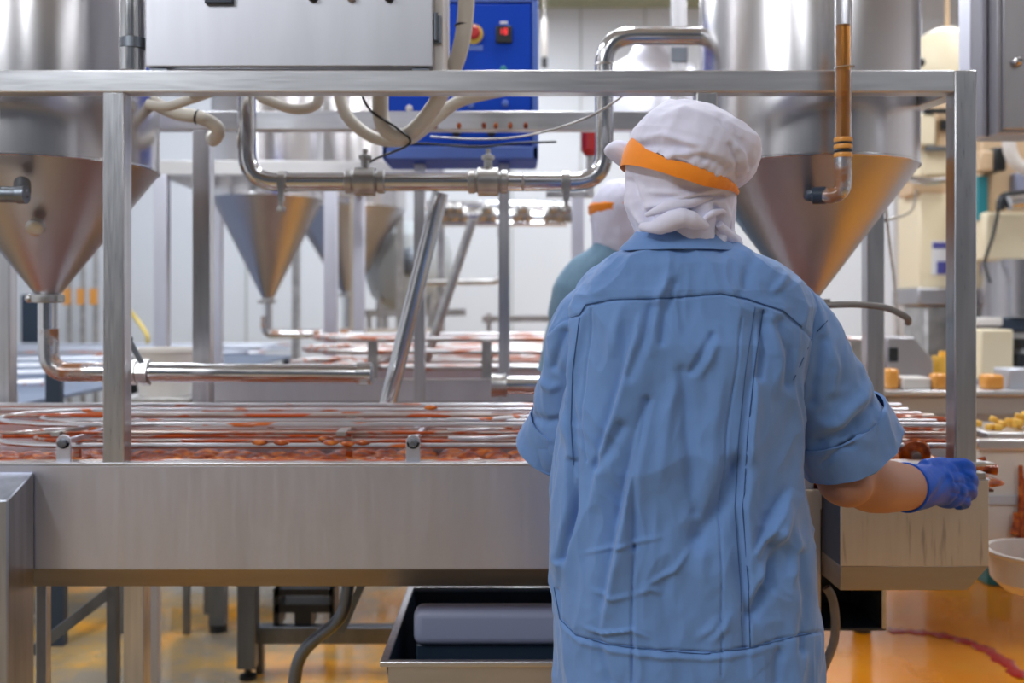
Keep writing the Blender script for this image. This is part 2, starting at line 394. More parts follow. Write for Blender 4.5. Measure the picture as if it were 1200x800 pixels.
# the box that stands forward at the right end
BY = 2.19
bx = thing('drain_box', 'steel drain box with run marks below the gloved hand', 'box', (.98, 2.26, .6))
bz1 = P(0, 563, BY).z; bz0 = P(0, 663, BY).z; bzl = P(0, 692, BY).z
bxl, bxr = P(985, 0, BY).x, P(1159, 0, BY).x
m = steel('streaked_sheet', (.54, .50, .46), .42, (14, 14, 1.2), .08, .06); b_ = m.node_tree.nodes['Principled BSDF']
n = N(m, 'ShaderNodeTexNoise', Scale=5.0, Detail=4.0); L(m, coords(m, (14, 1, 1.2)), n.inputs['Vector'])
L(m, ramp(m, n.outputs[0], [(.30, (.48, .42, .37)), (.40, (.70, .63, .56)), (.8, (.74, .68, .61))]), b_.inputs['Base Color'])
put('front_panel', MB().box(bxl, bxr, BY, BY+.004, bz0, bz1), m, bx, .001)
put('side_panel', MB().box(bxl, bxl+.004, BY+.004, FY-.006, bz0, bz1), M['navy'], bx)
put('side_panel', MB().box(bxr-.004, bxr, BY+.004, FY-.006, bz0, bz1), M['panel'], bx)
put('top_rim', MB().box(bxl, bxr, BY, BY+.02, bz1, bz1+.003), M['steel'], bx)
put('back_panel', MB().box(bxl, bxr, FY-.010, FY-.006, bz0, bz1), M['panel'], bx)
lp = MB(); e = .032
lp.add([(bxl, BY, bz0), (bxr, BY, bz0), (bxr, FY-.006, bz0), (bxl, FY-.006, bz0),
        (bxl, BY+.004, bzl), (bxr-.045, BY+.004, bzl), (bxr-.045, FY-.006, bzl), (bxl, FY-.006, bzl)],
       [(0, 1, 2, 3), (7, 6, 5, 4), (0, 4, 5, 1), (1, 5, 6, 2), (2, 6, 7, 3), (3, 7, 4, 0)])
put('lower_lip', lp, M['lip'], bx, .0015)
put('latch', MB().box(bxr-.03, bxr-.006, BY-.0, BY+.03, bz1+.003, bz1+.018), M['cast'], bx, .002)
pl = put('end_post', MB().box(.672, .716, FY-.022, FY-.007, 0, P(0, 572, FY).z), M['label_beige'], None, .002)
tag(pl, 'pale narrow upright sheet behind the blue shirt where the front panel ends', 'post')

# slanted-top post in the left foreground
fp = MB(); x1 = P(42, 0, FY).x; yf = 2.20
zb_ = P(0, 552, FY).z; zf_ = P(0, 586, yf).z
fp.add([(x1-.16, FY-.008, 0), (x1, FY-.008, 0), (x1, yf, 0), (x1-.16, yf, 0), (x1-.16, FY-.008, zb_), (x1, FY-.008, zb_), (x1, yf, zf_), (x1-.16, yf, zf_)],
       [(3, 2, 1, 0), (4, 5, 6, 7), (0, 1, 5, 4), (1, 2, 6, 5), (2, 3, 7, 6), (3, 0, 4, 7)])
fpo = put('foreground_post', fp, M['dark_steel'] if 0 else steel('blue_grey_steel', (.42, .44, .50), .36, (40, 40, 1.5), .1, .2), None, .004)
tag(fpo, 'stout steel post with a slanted top in the lower left corner', 'post')

# ------------------------------------------------------------ hoppers
def hopper(name, label, cx, cy, R, ztop, zs, za, neck, zneck, mt='mirror', group=None, legs=False):
    h = thing(name, label, 'hopper', (cx, cy, zneck), group)
    put('cylinder', MB().lathe([(R, zs), (R, ztop), (R-.004, ztop+.01), (R*.96, ztop+.02)], (cx, cy, 0), seg=96), M[mt], h)
    co = put('cone', MB().lathe([(neck, za), (R-.003, zs-.004), (R, zs)], (cx, cy, 0), seg=96, cap=False), M['cone'], h, sharp=20)
    put('weld_seam', MB().lathe([(R, -.004), (R+.0025, -.002), (R+.0025, .002), (R, .004)], (cx, cy, zs), seg=96, cap=False), M['pipe'], co)
    put('outlet_pipe', MB().lathe([(neck*.95, zneck), (neck*.95, za+.01)], (cx, cy, 0), seg=32), M['pipe'], h)
    cl = put('outlet_clamp', MB().lathe([(neck*1.2, -.012), (neck*1.55, -.010), (neck*1.6, 0), (neck*1.55, .010), (neck*1.2, .012)], (cx, cy, za-.004), seg=32), M['cast'], h)
    put('wing_nut', MB().box(cx+neck*1.5, cx+neck*2.1, cy-.03, cy-.02, za-.012, za+.004).ball((cx-neck*1.7, cy-.01, za-.004), .012), M['cast'], cl)
    return h
HYc = 2.70; R = .287
cxA = P(56, 0, HYc).x; cxB = P(945, 0, HYc).x
zs = P(0, 180, 2.42).z
hA = hopper('cone_hopper', 'large polished cone hopper at the left with a thin vertical seam', cxA, HYc, R, 2.9, zs, P(0, 348, HYc).z, .0265, P(0, 410, HYc).z)
hB = hopper('cone_hopper', 'large polished cone hopper at the right behind the amber sight glass', cxB, HYc, R, 2.9, zs, P(0, 352, HYc).z, .0265, P(0, 410, HYc).z)
put('inlet_ferrule', MB().lathe([(.024, 0), (.030, .006), (.030, .018), (.026, .02)], P(829, 42, 2.72)+Vector((-.012, 0, 0)), (1, 0, 0), 24), M['cast'], hB)
# small fittings on the left hopper's cone
put('cone_fitting', MB().lathe([(.022, 0), (.022, .02), (.014, .024)], P(44, 264, 2.515), (0, -1, -.5), 20), M['cast'], hA)
pA = MB().tube(elbowed([P(-60, 227, 2.36), P(26, 228, 2.38), P(26, 215, 2.43), P(24, 180, 2.44), P(24, 100, 2.40)][:3], .02), .0195, 14)
o = tag(put('elbow_pipe', pA, M['dark_steel']), 'dark stub pipe entering at the left edge in front of the cone', 'pipe')
put('pipe_end', MB().lathe([(.022, -.01), (.022, .01)], P(26, 228, 2.38), (1, 0, 0), 20), M['dark_steel'], o)
o = tag(put('vertical_pipe', MB().tube([P(155, -300, 2.38), P(155, 84, 2.38)], .030, 24), M['pipe']), 'bright vertical pipe between the left hopper and the steel control box', 'pipe')
o2 = put('pipe_clamp', MB().lathe([(.033, -.012), (.033, .012)], P(157, 52, 2.38), (0, 0, 1), 24), M['dark_steel'], o)
def ferr(c, ax, r): return MB().lathe([(r*1.02, -.012), (r*1.4, -.009), (r*1.45, 0), (r*1.4, .009), (r*1.02, .012)], c, ax, 28)

# pipe run under the left hopper
PYl = HYc
o = thing('discharge_pipe', 'long horizontal steel pipe running right from under the left hopper', 'pipe', P(57, 440, PYl))
put('elbow', MB().tube(elbowed([P(57, 385, PYl), P(57, 436, PYl), P(160, 436, PYl)], .06), .0262, 24), M['stained'], o)
put('straight_pipe', MB().tube([P(160, 436, PYl), P(418, 438, PYl)], .0262, 28), M['pipe'], o)
put('union', MB().lathe([(.0275, -.03), (.034, -.028), (.034, -.014), (.030, -.012), (.030, .0), (.036, .002), (.036, .02), (.0275, .022)], P(167, 436, PYl), (1, 0, 0), 8), M['cast'], o)
put('end_ferrule', MB().lathe([(.0265, -.022), (.030, -.02), (.031, .02), (.028, .022)], P(427, 438, PYl), (1, 0, 0), 28), M['pipe'], o)
put('clamp_lever', MB().bar(P(166, 425, PYl-.02), P(150, 396, PYl-.02), .01, .012).ball(P(151, 397, PYl-.02), .011), M['dark_steel'], o)
o = thing('discharge_pipe', 'short open-ended steel pipe poking out left of the blue shirt', 'pipe', P(640, 451, HYc))
put('straight_pipe', MB().tube(elbowed([P(590, 451, HYc), P(945, 451, HYc), P(945, 400, HYc)], .06), .0255, 28), M['pipe'], o)
put('end_ferrule', MB().lathe([(.026, -.03), (.033, -.028), (.031, 0), (.033, .012), (.026, .014)], P(588, 451, HYc), (1, 0, 0), 28), M['cast'], o)

# upper pipe manifold
Ym = 2.74
mp = thing('pipe_manifold', 'thick bent steel pipe dropping from the right hopper and running left with two couplings', 'pipe', P(500, 212, Ym))
put('bent_pipe', MB().tube(elbowed([P(828, 42, 2.72), P(708, 42, Ym), P(708, 213, Ym), P(289, 213, Ym), P(289, 60, Ym)], .085, 10), .0255, 28), M['pipe'], mp)
for p, ax in ((P(733, 42, Ym), (1, 0, 0)), (P(708, 76, Ym), (0, 0, 1)), (P(613, 213, Ym), (1, 0, 0))):
    put('weld_ring', MB().lathe([(.0255, -.003), (.0268, 0), (.0255, .003)], p, ax, 28, cap=False), M['cast'], mp)
for px in (428, 572):
    c = P(px, 213, Ym)
    u_ = put('coupling', MB().lathe([(.027, -.055), (.033, -.053), (.033, -.036), (.029, -.034), (.029, -.03), (.040, -.028), (.040, .028), (.029, .03), (.029, .034), (.033, .036), (.033, .053), (.027, .055)], c, (1, 0, 0), 12), M['cast'], mp, .001)
    put('vent_nipple', MB().lathe([(.012, .035), (.012, .06), (.018, .062), (.018, .072), (.007, .076), (.007, .09)], c, (0, 0, 1), 12), M['cast'], u_)
for px, big in ((332, 1), (663, 0)):
    c = P(px, 213, Ym); r_ = put('pipe_clamp', MB().lathe([(.0262, -.012), (.030, -.010), (.030, .010), (.0262, .012)], c, (1, 0, 0), 24), M['cast'], mp)
    put('clamp_screw', MB().box(c.x-.008, c.x+.008, c.y-.032, c.y-.02, c.z-.055, c.z+.0).lathe([(.006, 0), (.006, .035)], c+Vector((0, -.026, -.085)), (0, 0, 1), 10).ball(c+Vector((0, -.026, -.08)), .014, .01, .012), M['cast'], r_)

# diagonal legs
tag(put('diagonal_strut', MB().tube([P(516, 226, 2.92), P(454, 474, 2.92)], .0245, 20), M['pipe']), 'thick slanting steel tube below the pipe couplings', 'strut')
tag(put('diagonal_strut', MB().tube([P(554, 258, 4.3), P(495, 436, 4.3)], .020, 16), M['cast']), 'thinner slanting tube farther back, right of the thick one', 'strut')

# ------------------------------------------------------------ sight glass
sg = thing('sight_glass', 'upright glass level tube half filled with amber syrup in front of the right hopper', 'sight glass', P(988, 235, 2.29))
Yg = 2.29; xg = P(988, 0, Yg).x
z0, z1, zm = P(0, 182, Yg).z, P(0, -160, Yg).z, P(0, 30, Yg).z
put('glass_tube', MB().lathe([(.0195, z0), (.0195, z1), (.0165, z1), (.0165, z0)], (xg, Yg, 0), seg=36, cap=False), M['glass'], sg)
put('syrup_column', MB().lathe([(.0160, z0), (.0160, zm)], (xg, Yg, 0), seg=36), M['amber'], sg)
for y_ in (164, 172, 182):
    put('sealing_ring', MB().lathe([(.0200, -.005), (.0215, 0), (.0200, .005)], (xg, Yg, P(0, y_, Yg).z), seg=28), M['candy_orange'] if y_ != 172 else M['candy_orange'], sg)
for y_ in (168, 177):
    put('sealing_ring', MB().lathe([(.0195, -.0025), (.0206, 0), (.0195, .0025)], (xg, Yg, P(0, y_, Yg).z), seg=28), M['black'], sg)
put('elbow', MB().tube(elbowed([(xg, Yg, z0-.004), P(988, 229, Yg), P(955, 229, Yg+.03)], .055, 10), .0185, 24), M['stained'], sg)
put('end_cap', MB().lathe([(.017, -.016), (.0205, -.014), (.0205, .014), (.017, .016)], P(960, 229, Yg+.026), (1, -.35, 0), 24), M['navy'], sg)
put('hose_tail', MB().tube(elbowed([P(957, 229, Yg+.03), P(950, 229, Yg+.05), P(948, 229, 2.50)], .02), .014, 16), M['navy'], sg)
put('wire_clip', MB().tube([(xg-.023, Yg-.005, P(0, 81, Yg).z), (xg-.018, Yg-.019, P(0, 80.5, Yg).z), (xg, Yg-.024, P(0, 80, Yg).z), (xg+.018, Yg-.019, P(0, 79, Yg).z), (xg+.024, Yg-.004, P(0, 78.5, Yg).z), (xg+.012, FY, P(0, 79, Yg).z)], .0018, 8), M['pipe'], sg)

# ------------------------------------------------------------ control box on the frame
cb = thing('control_box', 'wide steel control box standing on the top beam', 'control box', (P(341, 0, 2.34).x, 2.45, zt))
bx0, bx1 = P(172, 0, 2.35).x, P(508, 0, 2.35).x
for x in (bx0+.03, bx1-.03):
    put('mounting_pad', MB().box(x-.02, x+.02, 2.345, 2.375, zt, zt+.008), M['dark_steel'], cb)
put('body', MB().box(bx0+.004, bx1-.004, 2.358, 2.60, zt+.008, 2.35), M['box_sheet'], cb, .003)
put('door', MB().box(bx0, bx1, 2.338, 2.356, zt+.010, 2.35), M['box_sheet'], cb, .003)
hd = P(255, 2, 2.33)
put('handle', MB().box(P(240, 0, 2.33).x, P(273, 0, 2.33).x, 2.325, 2.339, P(0, 4, 2.33).z, P(0, -10, 2.33).z), M['navy'], cb, .002)
for px, c_ in ((367, 'black'), (412, 'cast'), (456, 'black')):
    c = P(px, -3, 2.338); k_ = put('knob', MB().lathe([(.011, 0), (.012, .004), (.008, .014), (.006, .02)], c, (0, -1, 0), 20), M[c_], cb)
hg = put('hinge', MB().box(bx1+.0, bx1+.018, 2.35, 2.36, P(0, 50, 2.35).z, P(0, 18, 2.35).z).tube([(bx1+.006, 2.345, P(0, 48, 2.35).z), (bx1+.006, 2.345, P(0, 16, 2.35).z)], .005, 10), M['dark_steel'], cb)
put('side_flange', MB().box(bx1-.004, bx1+.022, 2.362, 2.60, zt+.0, 2.35), M['white_plastic'], cb, .002)

# hoses hanging below and behind the beam
def hose(name, label, pts, r, mt='hose', group=None, ties=()):
    o = tag(put(name, MB().tube(pts, r, 14, smooth=8), M[mt]), label, 'hose' if r > .008 else 'cable', group)
    for c, ax, rr in ties: put('cable_tie', MB().lathe([(rr, -.003), (rr+.002, 0), (rr, .003)], c, ax, 18, cap=False), M['black'], o)
    return o
hY = 2.62
hose('cream_hose', 'cream hose rising in front of the blue cabinet and looping low under the beam',
     [P(549, -60, 2.55), P(546, 10, 2.55), P(541, 50, 2.55), P(530, 84, 2.57), P(505, 130, 2.6), P(478, 158, hY), P(458, 156, hY), P(447, 140, hY), P(446, 104, hY), P(446, 60, hY)], .0215, ties=((P(543, 30, 2.55), (0, 0, 1), .0215),))
hose('cream_hose', 'cream hose hanging in the wide loop left of the blue cabinet',
     [P(396, 60, 2.7), P(398, 112, 2.7), P(410, 140, 2.7), P(440, 162, 2.7), P(478, 163, 2.7), P(510, 140, 2.7), P(540, 118, 2.66), P(600, 104, 2.6), P(660, 96, 2.55)], .0165)
hose('cream_hose', 'cream hose making a shallow loop under the control box', [P(296, 60, 2.7), P(302, 108, 2.7), P(320, 120, 2.68), P(345, 128, 2.66), P(366, 125, 2.66), P(374, 112, 2.66), P(376, 60, 2.66)], .0135)
hose('cream_hose', 'cream hose with a black tie bending down beside the left rear post', [P(150, 104, 2.7), P(175, 118, 2.7), P(205, 132, 2.7), P(232, 137, 2.7), P(250, 145, 2.7), P(256, 155, 2.72), P(250, 164, 2.78), P(248, 160, 2.95)], .0185, ties=((P(231, 137, 2.7), (1, 0, -.2), .0190),))
hose('cream_hose', 'thin cream hose slanting up behind the beam at the left', [P(172, 122, 2.62), P(195, 125, 2.62), P(225, 116, 2.62), P(262, 104, 2.62), P(320, 92, 2.6)], .0125)
hose('black_cable', 'thin grey cable sagging from the beam towards the blue cabinet', [P(738, 106, 2.42), P(700, 132, 2.5), P(660, 148, 2.6), P(610, 160, 2.7), P(560, 163, 2.8), P(505, 160, 2.95)], .0030, 'cast')
hose('black_cable', 'thin black cable crossing the low hose loop', [P(420, 104, 2.6), P(435, 130, 2.6), P(465, 150, 2.6), P(480, 168, 2.6), P(440, 186, 2.75), P(425, 196, 2.75)], .0035, 'black')
hose('black_cable', 'short black cable below the blue cabinet', [P(450, 172, 2.9), P(490, 168, 2.9), P(560, 172, 2.9), P(600, 168, 2.9), P(652, 166, 2.9)], .0035, 'navy')
hose('bent_hose', 'thin grey hose curving out at the right of the shoulder', [P(940, 360, 2.55), P(980, 357, 2.5), P(1010, 357, 2.5), P(1040, 361, 2.5), P(1062, 372, 2.5), P(1064, 378, 2.52)], .0085, 'grey_hose')

# ------------------------------------------------------------ blue cabinet
bc = thing('blue_cabinet', 'bright blue control cabinet with red display behind the pipes', 'control cabinet', P(540, 188, 3.5))
cY = 3.45; x0, x1 = P(448, 0, cY).x, P(631, 0, cY).x; z0 = P(0, 187, cY).z; z1 = P(0, -8, cY).z
put('cabinet_shell', MB().box(x0, x1, cY, cY+.25, z0, z1), M['blue'], bc, .008)
rim = MB()
for a in ((x0, x1, z0, z0+.045), (x0, x1, z1-.035, z1-.006), (x0, x0+.02, z0, z1), (x1-.022, x1, z0, z1)):
    rim.box(a[0]+.001, a[1]-.001, cY-.012, cY, a[2]+.001, a[3])
put('door_rim', rim, M['blue_rim'], bc, .004)
put('door', MB().box(x0+.022, x1-.026, cY-.010, cY-.001, z0+.05, z1-.04), M['blue'], bc, .004)
dp = put('display', MB().box(P(581, 0, cY).x, P(600, 0, cY).x, cY-.022, cY-.010, P(0, 52, cY).z, P(0, 32, cY).z), M['black'], bc, .003)
dg = MB(); zc = P(0, 39, cY).z
for i, segs in enumerate(((1, 2), (0, 1, 2, 3, 4, 5, 6))):
    ox = P(586+i*6.5, 0, cY).x; w_, h_ = .005, .009
    S7 = {0: (-w_, w_, h_-.0015, h_+.0015), 6: (-w_, w_, -.0015, .0015), 3: (-w_, w_, -h_-.0015, -h_+.0015), 1: (w_-.0015, w_+.0015, 0, h_), 2: (w_-.0015, w_+.0015, -h_, 0), 5: (-w_-.0015, -w_+.0015, 0, h_), 4: (-w_-.0015, -w_+.0015, -h_, 0)}
    for s_ in segs: a = S7[s_]; dg.box(ox+a[0], ox+a[1], cY-.024, cY-.022, zc+a[2], zc+a[3])
put('digits', dg, M['digits'], dp)
put('name_plate', MB().box(P(586, 0, cY).x, P(595, 0, cY).x, cY-.012, cY-.010, P(0, 29, cY).z, P(0, 26, cY).z), M['label'], bc)
c = P(555, 41, cY)
put('stop_button', MB().lathe([(.014, .01), (.014, .025), (.024, .03), (.024, .04), (.016, .046)], c, (0, -1, 0), 24), M['red'], bc)
put('button_collar', MB().lathe([(.034, .008), (.034, .014), (.022, .016)], c, (0, -1, 0), 28), M['yellow'], bc)
put('button_plate', MB().box(P(549, 0, cY).x, P(566, 0, cY).x, cY-.012, cY-.010, P(0, 60, cY).z, P(0, 54, cY).z), M['blue_rim'], bc)
for px, py in ((535, 156), (576, 156)):
    put('knob', MB().lathe([(.016, .005), (.014, .02), (.006, .024)], P(px, py, cY), (0, -1, 0), 20), M['black'], bc)
for px, py, mt in ((480, 128, 'white_plastic'), (590, 82, 'teal'), (552, 124, 'blue_rim'), (592, 122, 'blue_rim')):
    put('indicator', MB().lathe([(.012, .008), (.012, .014), (.008, .017)], P(px, py, cY), (0, -1, 0), 18), M[mt], bc)
tag(put('cabinet_stand', MB().box(x0+.10, x0+.14, cY+.08, cY+.12, 0, z0).box(x1-.14, x1-.10, cY+.08, cY+.12, 0, z0), M['steel_v'], None, .002), 'pair of steel uprights carrying the blue control cabinet', 'stand')
# rust coloured drips hang on the rear beam
for i, px in enumerate((510, 538, 567, 581, 598, 616)):
    c = P(px, 147, RY-.004); tag(put('syrup_drip', MB().ball(c, .007, .004, .010, 12, 8), M['syrup']), 'brown syrup spot on the rear beam in front of the blue cabinet', 'drip', 'brown spots on the rear beam')

# ------------------------------------------------------------ people
def fold_field(px, py, folds):
    d = np.zeros_like(px)
    for f in folds:
        kind, h, wd, pts = f; h = h*1.7; wd = wd*.85; best = np.full(px.shape, 1e9); sd = np.zeros_like(px); tt = np.zeros_like(px)
        Ls = [math.dist(pts[i], pts[i+1]) for i in range(len(pts)-1)]; tot = sum(Ls); acc = 0
        for i in range(len(pts)-1):
            ax, ay = pts[i]; bx_, by_ = pts[i+1]; dx, dy = bx_-ax, by_-ay; l2 = dx*dx+dy*dy
            t = np.clip(((px-ax)*dx+(py-ay)*dy)/l2, 0, 1); qx, qy = px-ax-t*dx, py-ay-t*dy
            dist = np.hypot(qx, qy); side = np.sign(dx*qy-dy*qx); mk = dist < best
            best = np.where(mk, dist, best); sd = np.where(mk, side, sd); tt = np.where(mk, (acc+t*Ls[i])/tot, tt); acc += Ls[i]
        s_ = best*sd/wd; tp = np.clip(np.sin(PI*np.clip(tt, .0, 1)), 0, 1)**.9
        if kind == 'ridge': d += h*np.exp(-s_*s_)*tp
        elif kind == 'step':      # raised on the positive side of the line, a sharp drop at the line
            q = np.where(s_ > 0, np.exp(-s_*.8), -.55*np.exp(s_*1.6)); near = 1/(1+np.exp(-s_*10)); q2 = near*np.exp(-np.abs(s_)*.8)-(1-near)*.55*np.exp(-np.abs(s_)*1.6)
            d += h*q2*tp
        elif kind == 'groove': d -= h*np.exp(-s_*s_)
    return d

def shade_fold(mb, folds, amp=.0016, seed=0, crease=0):
    """push vertices of a garment along their normals by its folds and fine creases"""
    me = bpy.data.meshes.new('tmp'); me.from_pydata([tuple(v) for v in mb.v], [], mb.f)
    bm = bmesh.new(); bm.from_mesh(me); bmesh.ops.recalc_face_normals(bm, faces=bm.faces); bm.to_mesh(me); bm.free()
    n = len(me.vertices); co = np.empty(n*3); me.vertices.foreach_get('co', co); co = co.reshape(-1, 3)
    no = np.array([v.normal[:] for v in me.vertices])
    px = 600+co[:, 0]/co[:, 1]*F; py = HZ+(H-co[:, 2])/co[:, 1]*F
    d = fold_field(px, py, folds)*np.clip(-no[:, 1]*2+.3, 0, 1)
    for i in range(n):
        v = Vector(co[i])
        d[i] += amp*(1.5*noise.noise(v*Vector((9, 9, 5))+Vector((seed, 0, 0)))+ .9*noise.noise(v*Vector((26, 26, 12)))+ .35*noise.noise(v*Vector((70, 70, 40))))
        q_ = v*Vector((11, 11, 6))+Vector((seed+5, 2, 0))+Vector((1, 1, 1))*noise.noise(v*6)*.6; d[i] += crease*(.12-abs(noise.noise(q_)))*1.6+crease*.6*(.12-abs(noise.noise(q_*2.3+Vector((9, 0, 4)))))
    co = co+no*d[:, None]; mb.v = [tuple(c) for c in co]; bpy.data.meshes.remove(me)
    return mb

def interp(t, xs, ys): return float(np.interp(t, xs, ys))

FOLDS = [
 ('step', .011, 16, [(893, 800), (879, 796), (877, 687), (870, 594), (872, 579), (876, 510), (884, 433), (893, 356), (894, 345)]),   # stitched right pleat
 ('groove', .002, 1.8, [(870, 372), (853, 510), (846, 612), (846, 792)]),
 ('groove', .008, 7, [(896, 368), (897, 400), (890, 440)]),
 ('step', .010, 14, [(686, 358), (671, 433), (669, 495), (672, 560), (667, 605), (656, 660), (648, 700)]),
 ('groove', .009, 4, [(669, 540), (669, 600), (656, 655)]),
 ('groove', .0015, 1.8, [(691, 362), (682, 433), (680, 495), (686, 540)]),
 ('step', .014, 20, [(688, 600), (703, 530), (719, 483), (735, 420), (749, 362)]),
 ('step', .016, 18, [(703, 745), (705, 732), (724, 627), (739, 549), (746, 510), (757, 466)]),
 ('groove', .006, 6, [(742, 640), (742, 552), (758, 470)]),
 ('ridge', .005, 9, [(771, 580), (785, 480), (799, 430)]),
 ('groove', .005, 9, [(815, 600), (806, 500), (800, 436)]),
 ('groove', .004, 5, [(811, 436), (824, 412), (836, 392)]),
 ('ridge', .004, 5, [(818, 446), (832, 420), (842, 398)]),
 ('groove', .011, 15, [(866, 550), (848, 590), (822, 632)]),
 ('ridge', .003, 3, [(676, 650), (724, 640), (752, 633), (782, 628)]),
 ('ridge', .003, 4, [(690, 690), (720, 700), (745, 697)]),
 ('ridge', .003, 4, [(742, 697), (762, 690), (778, 697)]),
 ('ridge', .0035, 4, [(750, 690), (790, 668), (812, 640)]),
 ('step', .014, 14, [(880, 650), (900, 615), (928, 571)]),
 ('ridge', .009, 8, [(880, 702), (900, 655), (915, 620), (926, 590)]),
 ('groove', .010, 10, [(882, 720), (900, 680), (905, 640)]),
 ('ridge', .005, 7, [(925, 700), (935, 640), (930, 600)]),
 ('groove', .006, 7, [(942, 760), (945, 700), (938, 650)]),
 ('ridge', .004, 3, [(680, 732), (705, 741), (740, 737), (762, 748)]),
 ('ridge', .003, 5, [(815, 752), (835, 735), (842, 720)]),
 ('ridge', .003, 5, [(830, 756), (850, 735), (856, 715)]),
 ('groove', .0025, 1.8, [(649, 690), (656, 725), (675, 744), (712, 755), (769, 762), (825, 766), (881, 759), (926, 747), (962, 740)]),
 ('ridge', .003, 4, [(649, 698), (658, 733), (680, 752), (715, 762), (769, 769), (825, 773), (881, 766), (926, 754)]),
 ('groove', .0020, 1.6, [(642, 391), (657, 376), (679, 369), (686, 357), (715, 351), (784, 349), (845, 344), (876, 350), (918, 364), (951, 395)]),
 ('ridge', .005, 7, [(760, 420), (765, 380), (772, 345), (790, 318)]),
 ('groove', .004, 6, [(776, 400), (782, 360), (790, 330)]),
 ('groove', .005, 8, [(738, 440), (757, 395), (765, 360)]),
 ('ridge', .004, 8, [(718, 420), (722, 385), (730, 350)]),
 ('ridge', .005, 8, [(912, 470), (915, 420), (905, 380)]),
 ('groove', .005, 7, [(925, 450), (927, 410), (915, 378)]),
 ('ridge', .004, 6, [(905, 345), (918, 330), (925, 315)]),
 ('groove', .003, 8, [(870, 345), (880, 315), (885, 300)]),
 ('groove', .006, 8, [(700, 545), (712, 530), (728, 500)]),
 ('ridge', .004, 10, [(820, 700), (830, 600), (838, 500), (850, 400)]),
 ('groove', .003, 6, [(716, 800), (700, 745)]),
 ('groove', .003, 2.5, [(741, 800), (741, 700), (743, 640)]),
 ('groove', .004, 6, [(912, 800), (915, 765)]),
 # right sleeve
 ('ridge', .006, 9, [(945, 500), (985, 495), (1012, 465), (1022, 440)]),
 ('groove', .006, 9, [(960, 520), (995, 505), (1025, 475)]),
 ('ridge', .005, 7, [(975, 470), (980, 430), (968, 395)]),
 ('groove', .005, 8, [(950, 470), (958, 430), (965, 400)]),
 ('ridge', .003, 5, [(985, 520), (1000, 508), (1010, 512)]),
 ('groove', .003, 5, [(965, 545), (985, 525), (1000, 523)]),
 # left sleeve
 ('ridge', .004, 6, [(625, 440), (645, 455), (660, 450)]),
 ('groove', .004, 6, [(622, 488), (640, 495), (655, 492)]),
 ('groove', .005, 6, [(648, 430), (655, 410), (662, 390)]),
 ('ridge', .003, 6, [(640, 400), (652, 385), (668, 375)]),
]
TC = 1.80
def torso_mesh(yl, xl, xr, Yc, bz, rows, seg, pw=2.35):
    R = []
    for py in rows:
        yc = Yc(py); a = P(interp(py, *xl), py, yc); b = P(interp(py, *xr), py, yc); cx = (a.x+b.x)/2; hw = (b.x-a.x)/2; d = bz(py); ring = []
        for k in range(seg):
            t = 2*PI*k/seg; c_, s_ = math.cos(t), math.sin(t)
            ring.append(Vector((cx+hw*math.copysign(abs(c_)**(2/pw), c_), yc+d*math.copysign(abs(s_)**(2/pw), s_), a.z)))
        R.append(ring)
    return R
def baked(mb, voxel, smooth=6, name='tmp'):
    """fuse overlapping closed pieces into one continuous skin"""
    me = bpy.data.meshes.new(name); me.from_pydata([tuple(v) for v in mb.v], [], mb.f)
    bm = bmesh.new(); bm.from_mesh(me); bmesh.ops.recalc_face_normals(bm, faces=bm.faces); bm.to_mesh(me); bm.free()
    o = bpy.data.objects.new(name, me); COL.objects.link(o)
    r_ = o.modifiers.new('r', 'REMESH'); r_.mode = 'VOXEL'; r_.voxel_size = voxel; r_.use_smooth_shade = True
    s_ = o.modifiers.new('s', 'SMOOTH'); s_.factor = .5; s_.iterations = smooth
    dg_ = bpy.context.evaluated_depsgraph_get(); ev = o.evaluated_get(dg_); m2 = ev.to_mesh()
    out = MB(); out.v = [tuple(v.co) for v in m2.vertices]; out.f = [tuple(p.vertices) for p in m2.polygons]
    ev.to_mesh_clear(); bpy.data.objects.remove(o); bpy.data.meshes.remove(me)
    return out
def limb(mb, pts, rr, seg=16):
    mb.tube(pts, rr, seg, smooth=5)
    mb.ball(pts[0], rr[0]); mb.ball(pts[-1], rr[-1])

# --- the worker in the foreground
xl = ([276, 284, 290, 296, 303, 315, 330, 345, 360, 400, 470, 556, 600, 650, 690, 720, 745, 800, 870], [765, 752, 742, 722, 705, 690, 677, 668, 664, 664, 660, 646, 643, 642, 644, 649, 648, 648, 646])
xr = ([276, 284, 290, 296, 303, 315, 330, 345, 360, 400, 470, 540, 600, 650, 700, 740, 800, 870], [845, 858, 868, 888, 905, 922, 938, 948, 954, 948, 940, 938, 946, 950, 955, 960, 964, 970])
Yc = lambda py: interp(py, [276, 350, 500, 870], [1.76, 1.78, 1.79, 1.80])
bz = lambda py: interp(py, [276, 284, 296, 310, 340, 400, 500, 600, 740, 870], [.060, .070, .088, .105, .130, .148, .150, .150, .158, .165])
pw_ = thing('person', 'nearest worker in blue shirt and white bonnet with orange band, seen from behind', 'person', (.32, 1.80, 0))
rows = [276+(370-276)*i/64 for i in range(64)]+[370+(870-370)*i/260 for i in range(261)]
tm = MB().rings(torso_mesh(0, xl, xr, Yc, bz, rows, 640)); tm = shade_fold(tm, FOLDS, .0022, 0, .010)
body = MB()
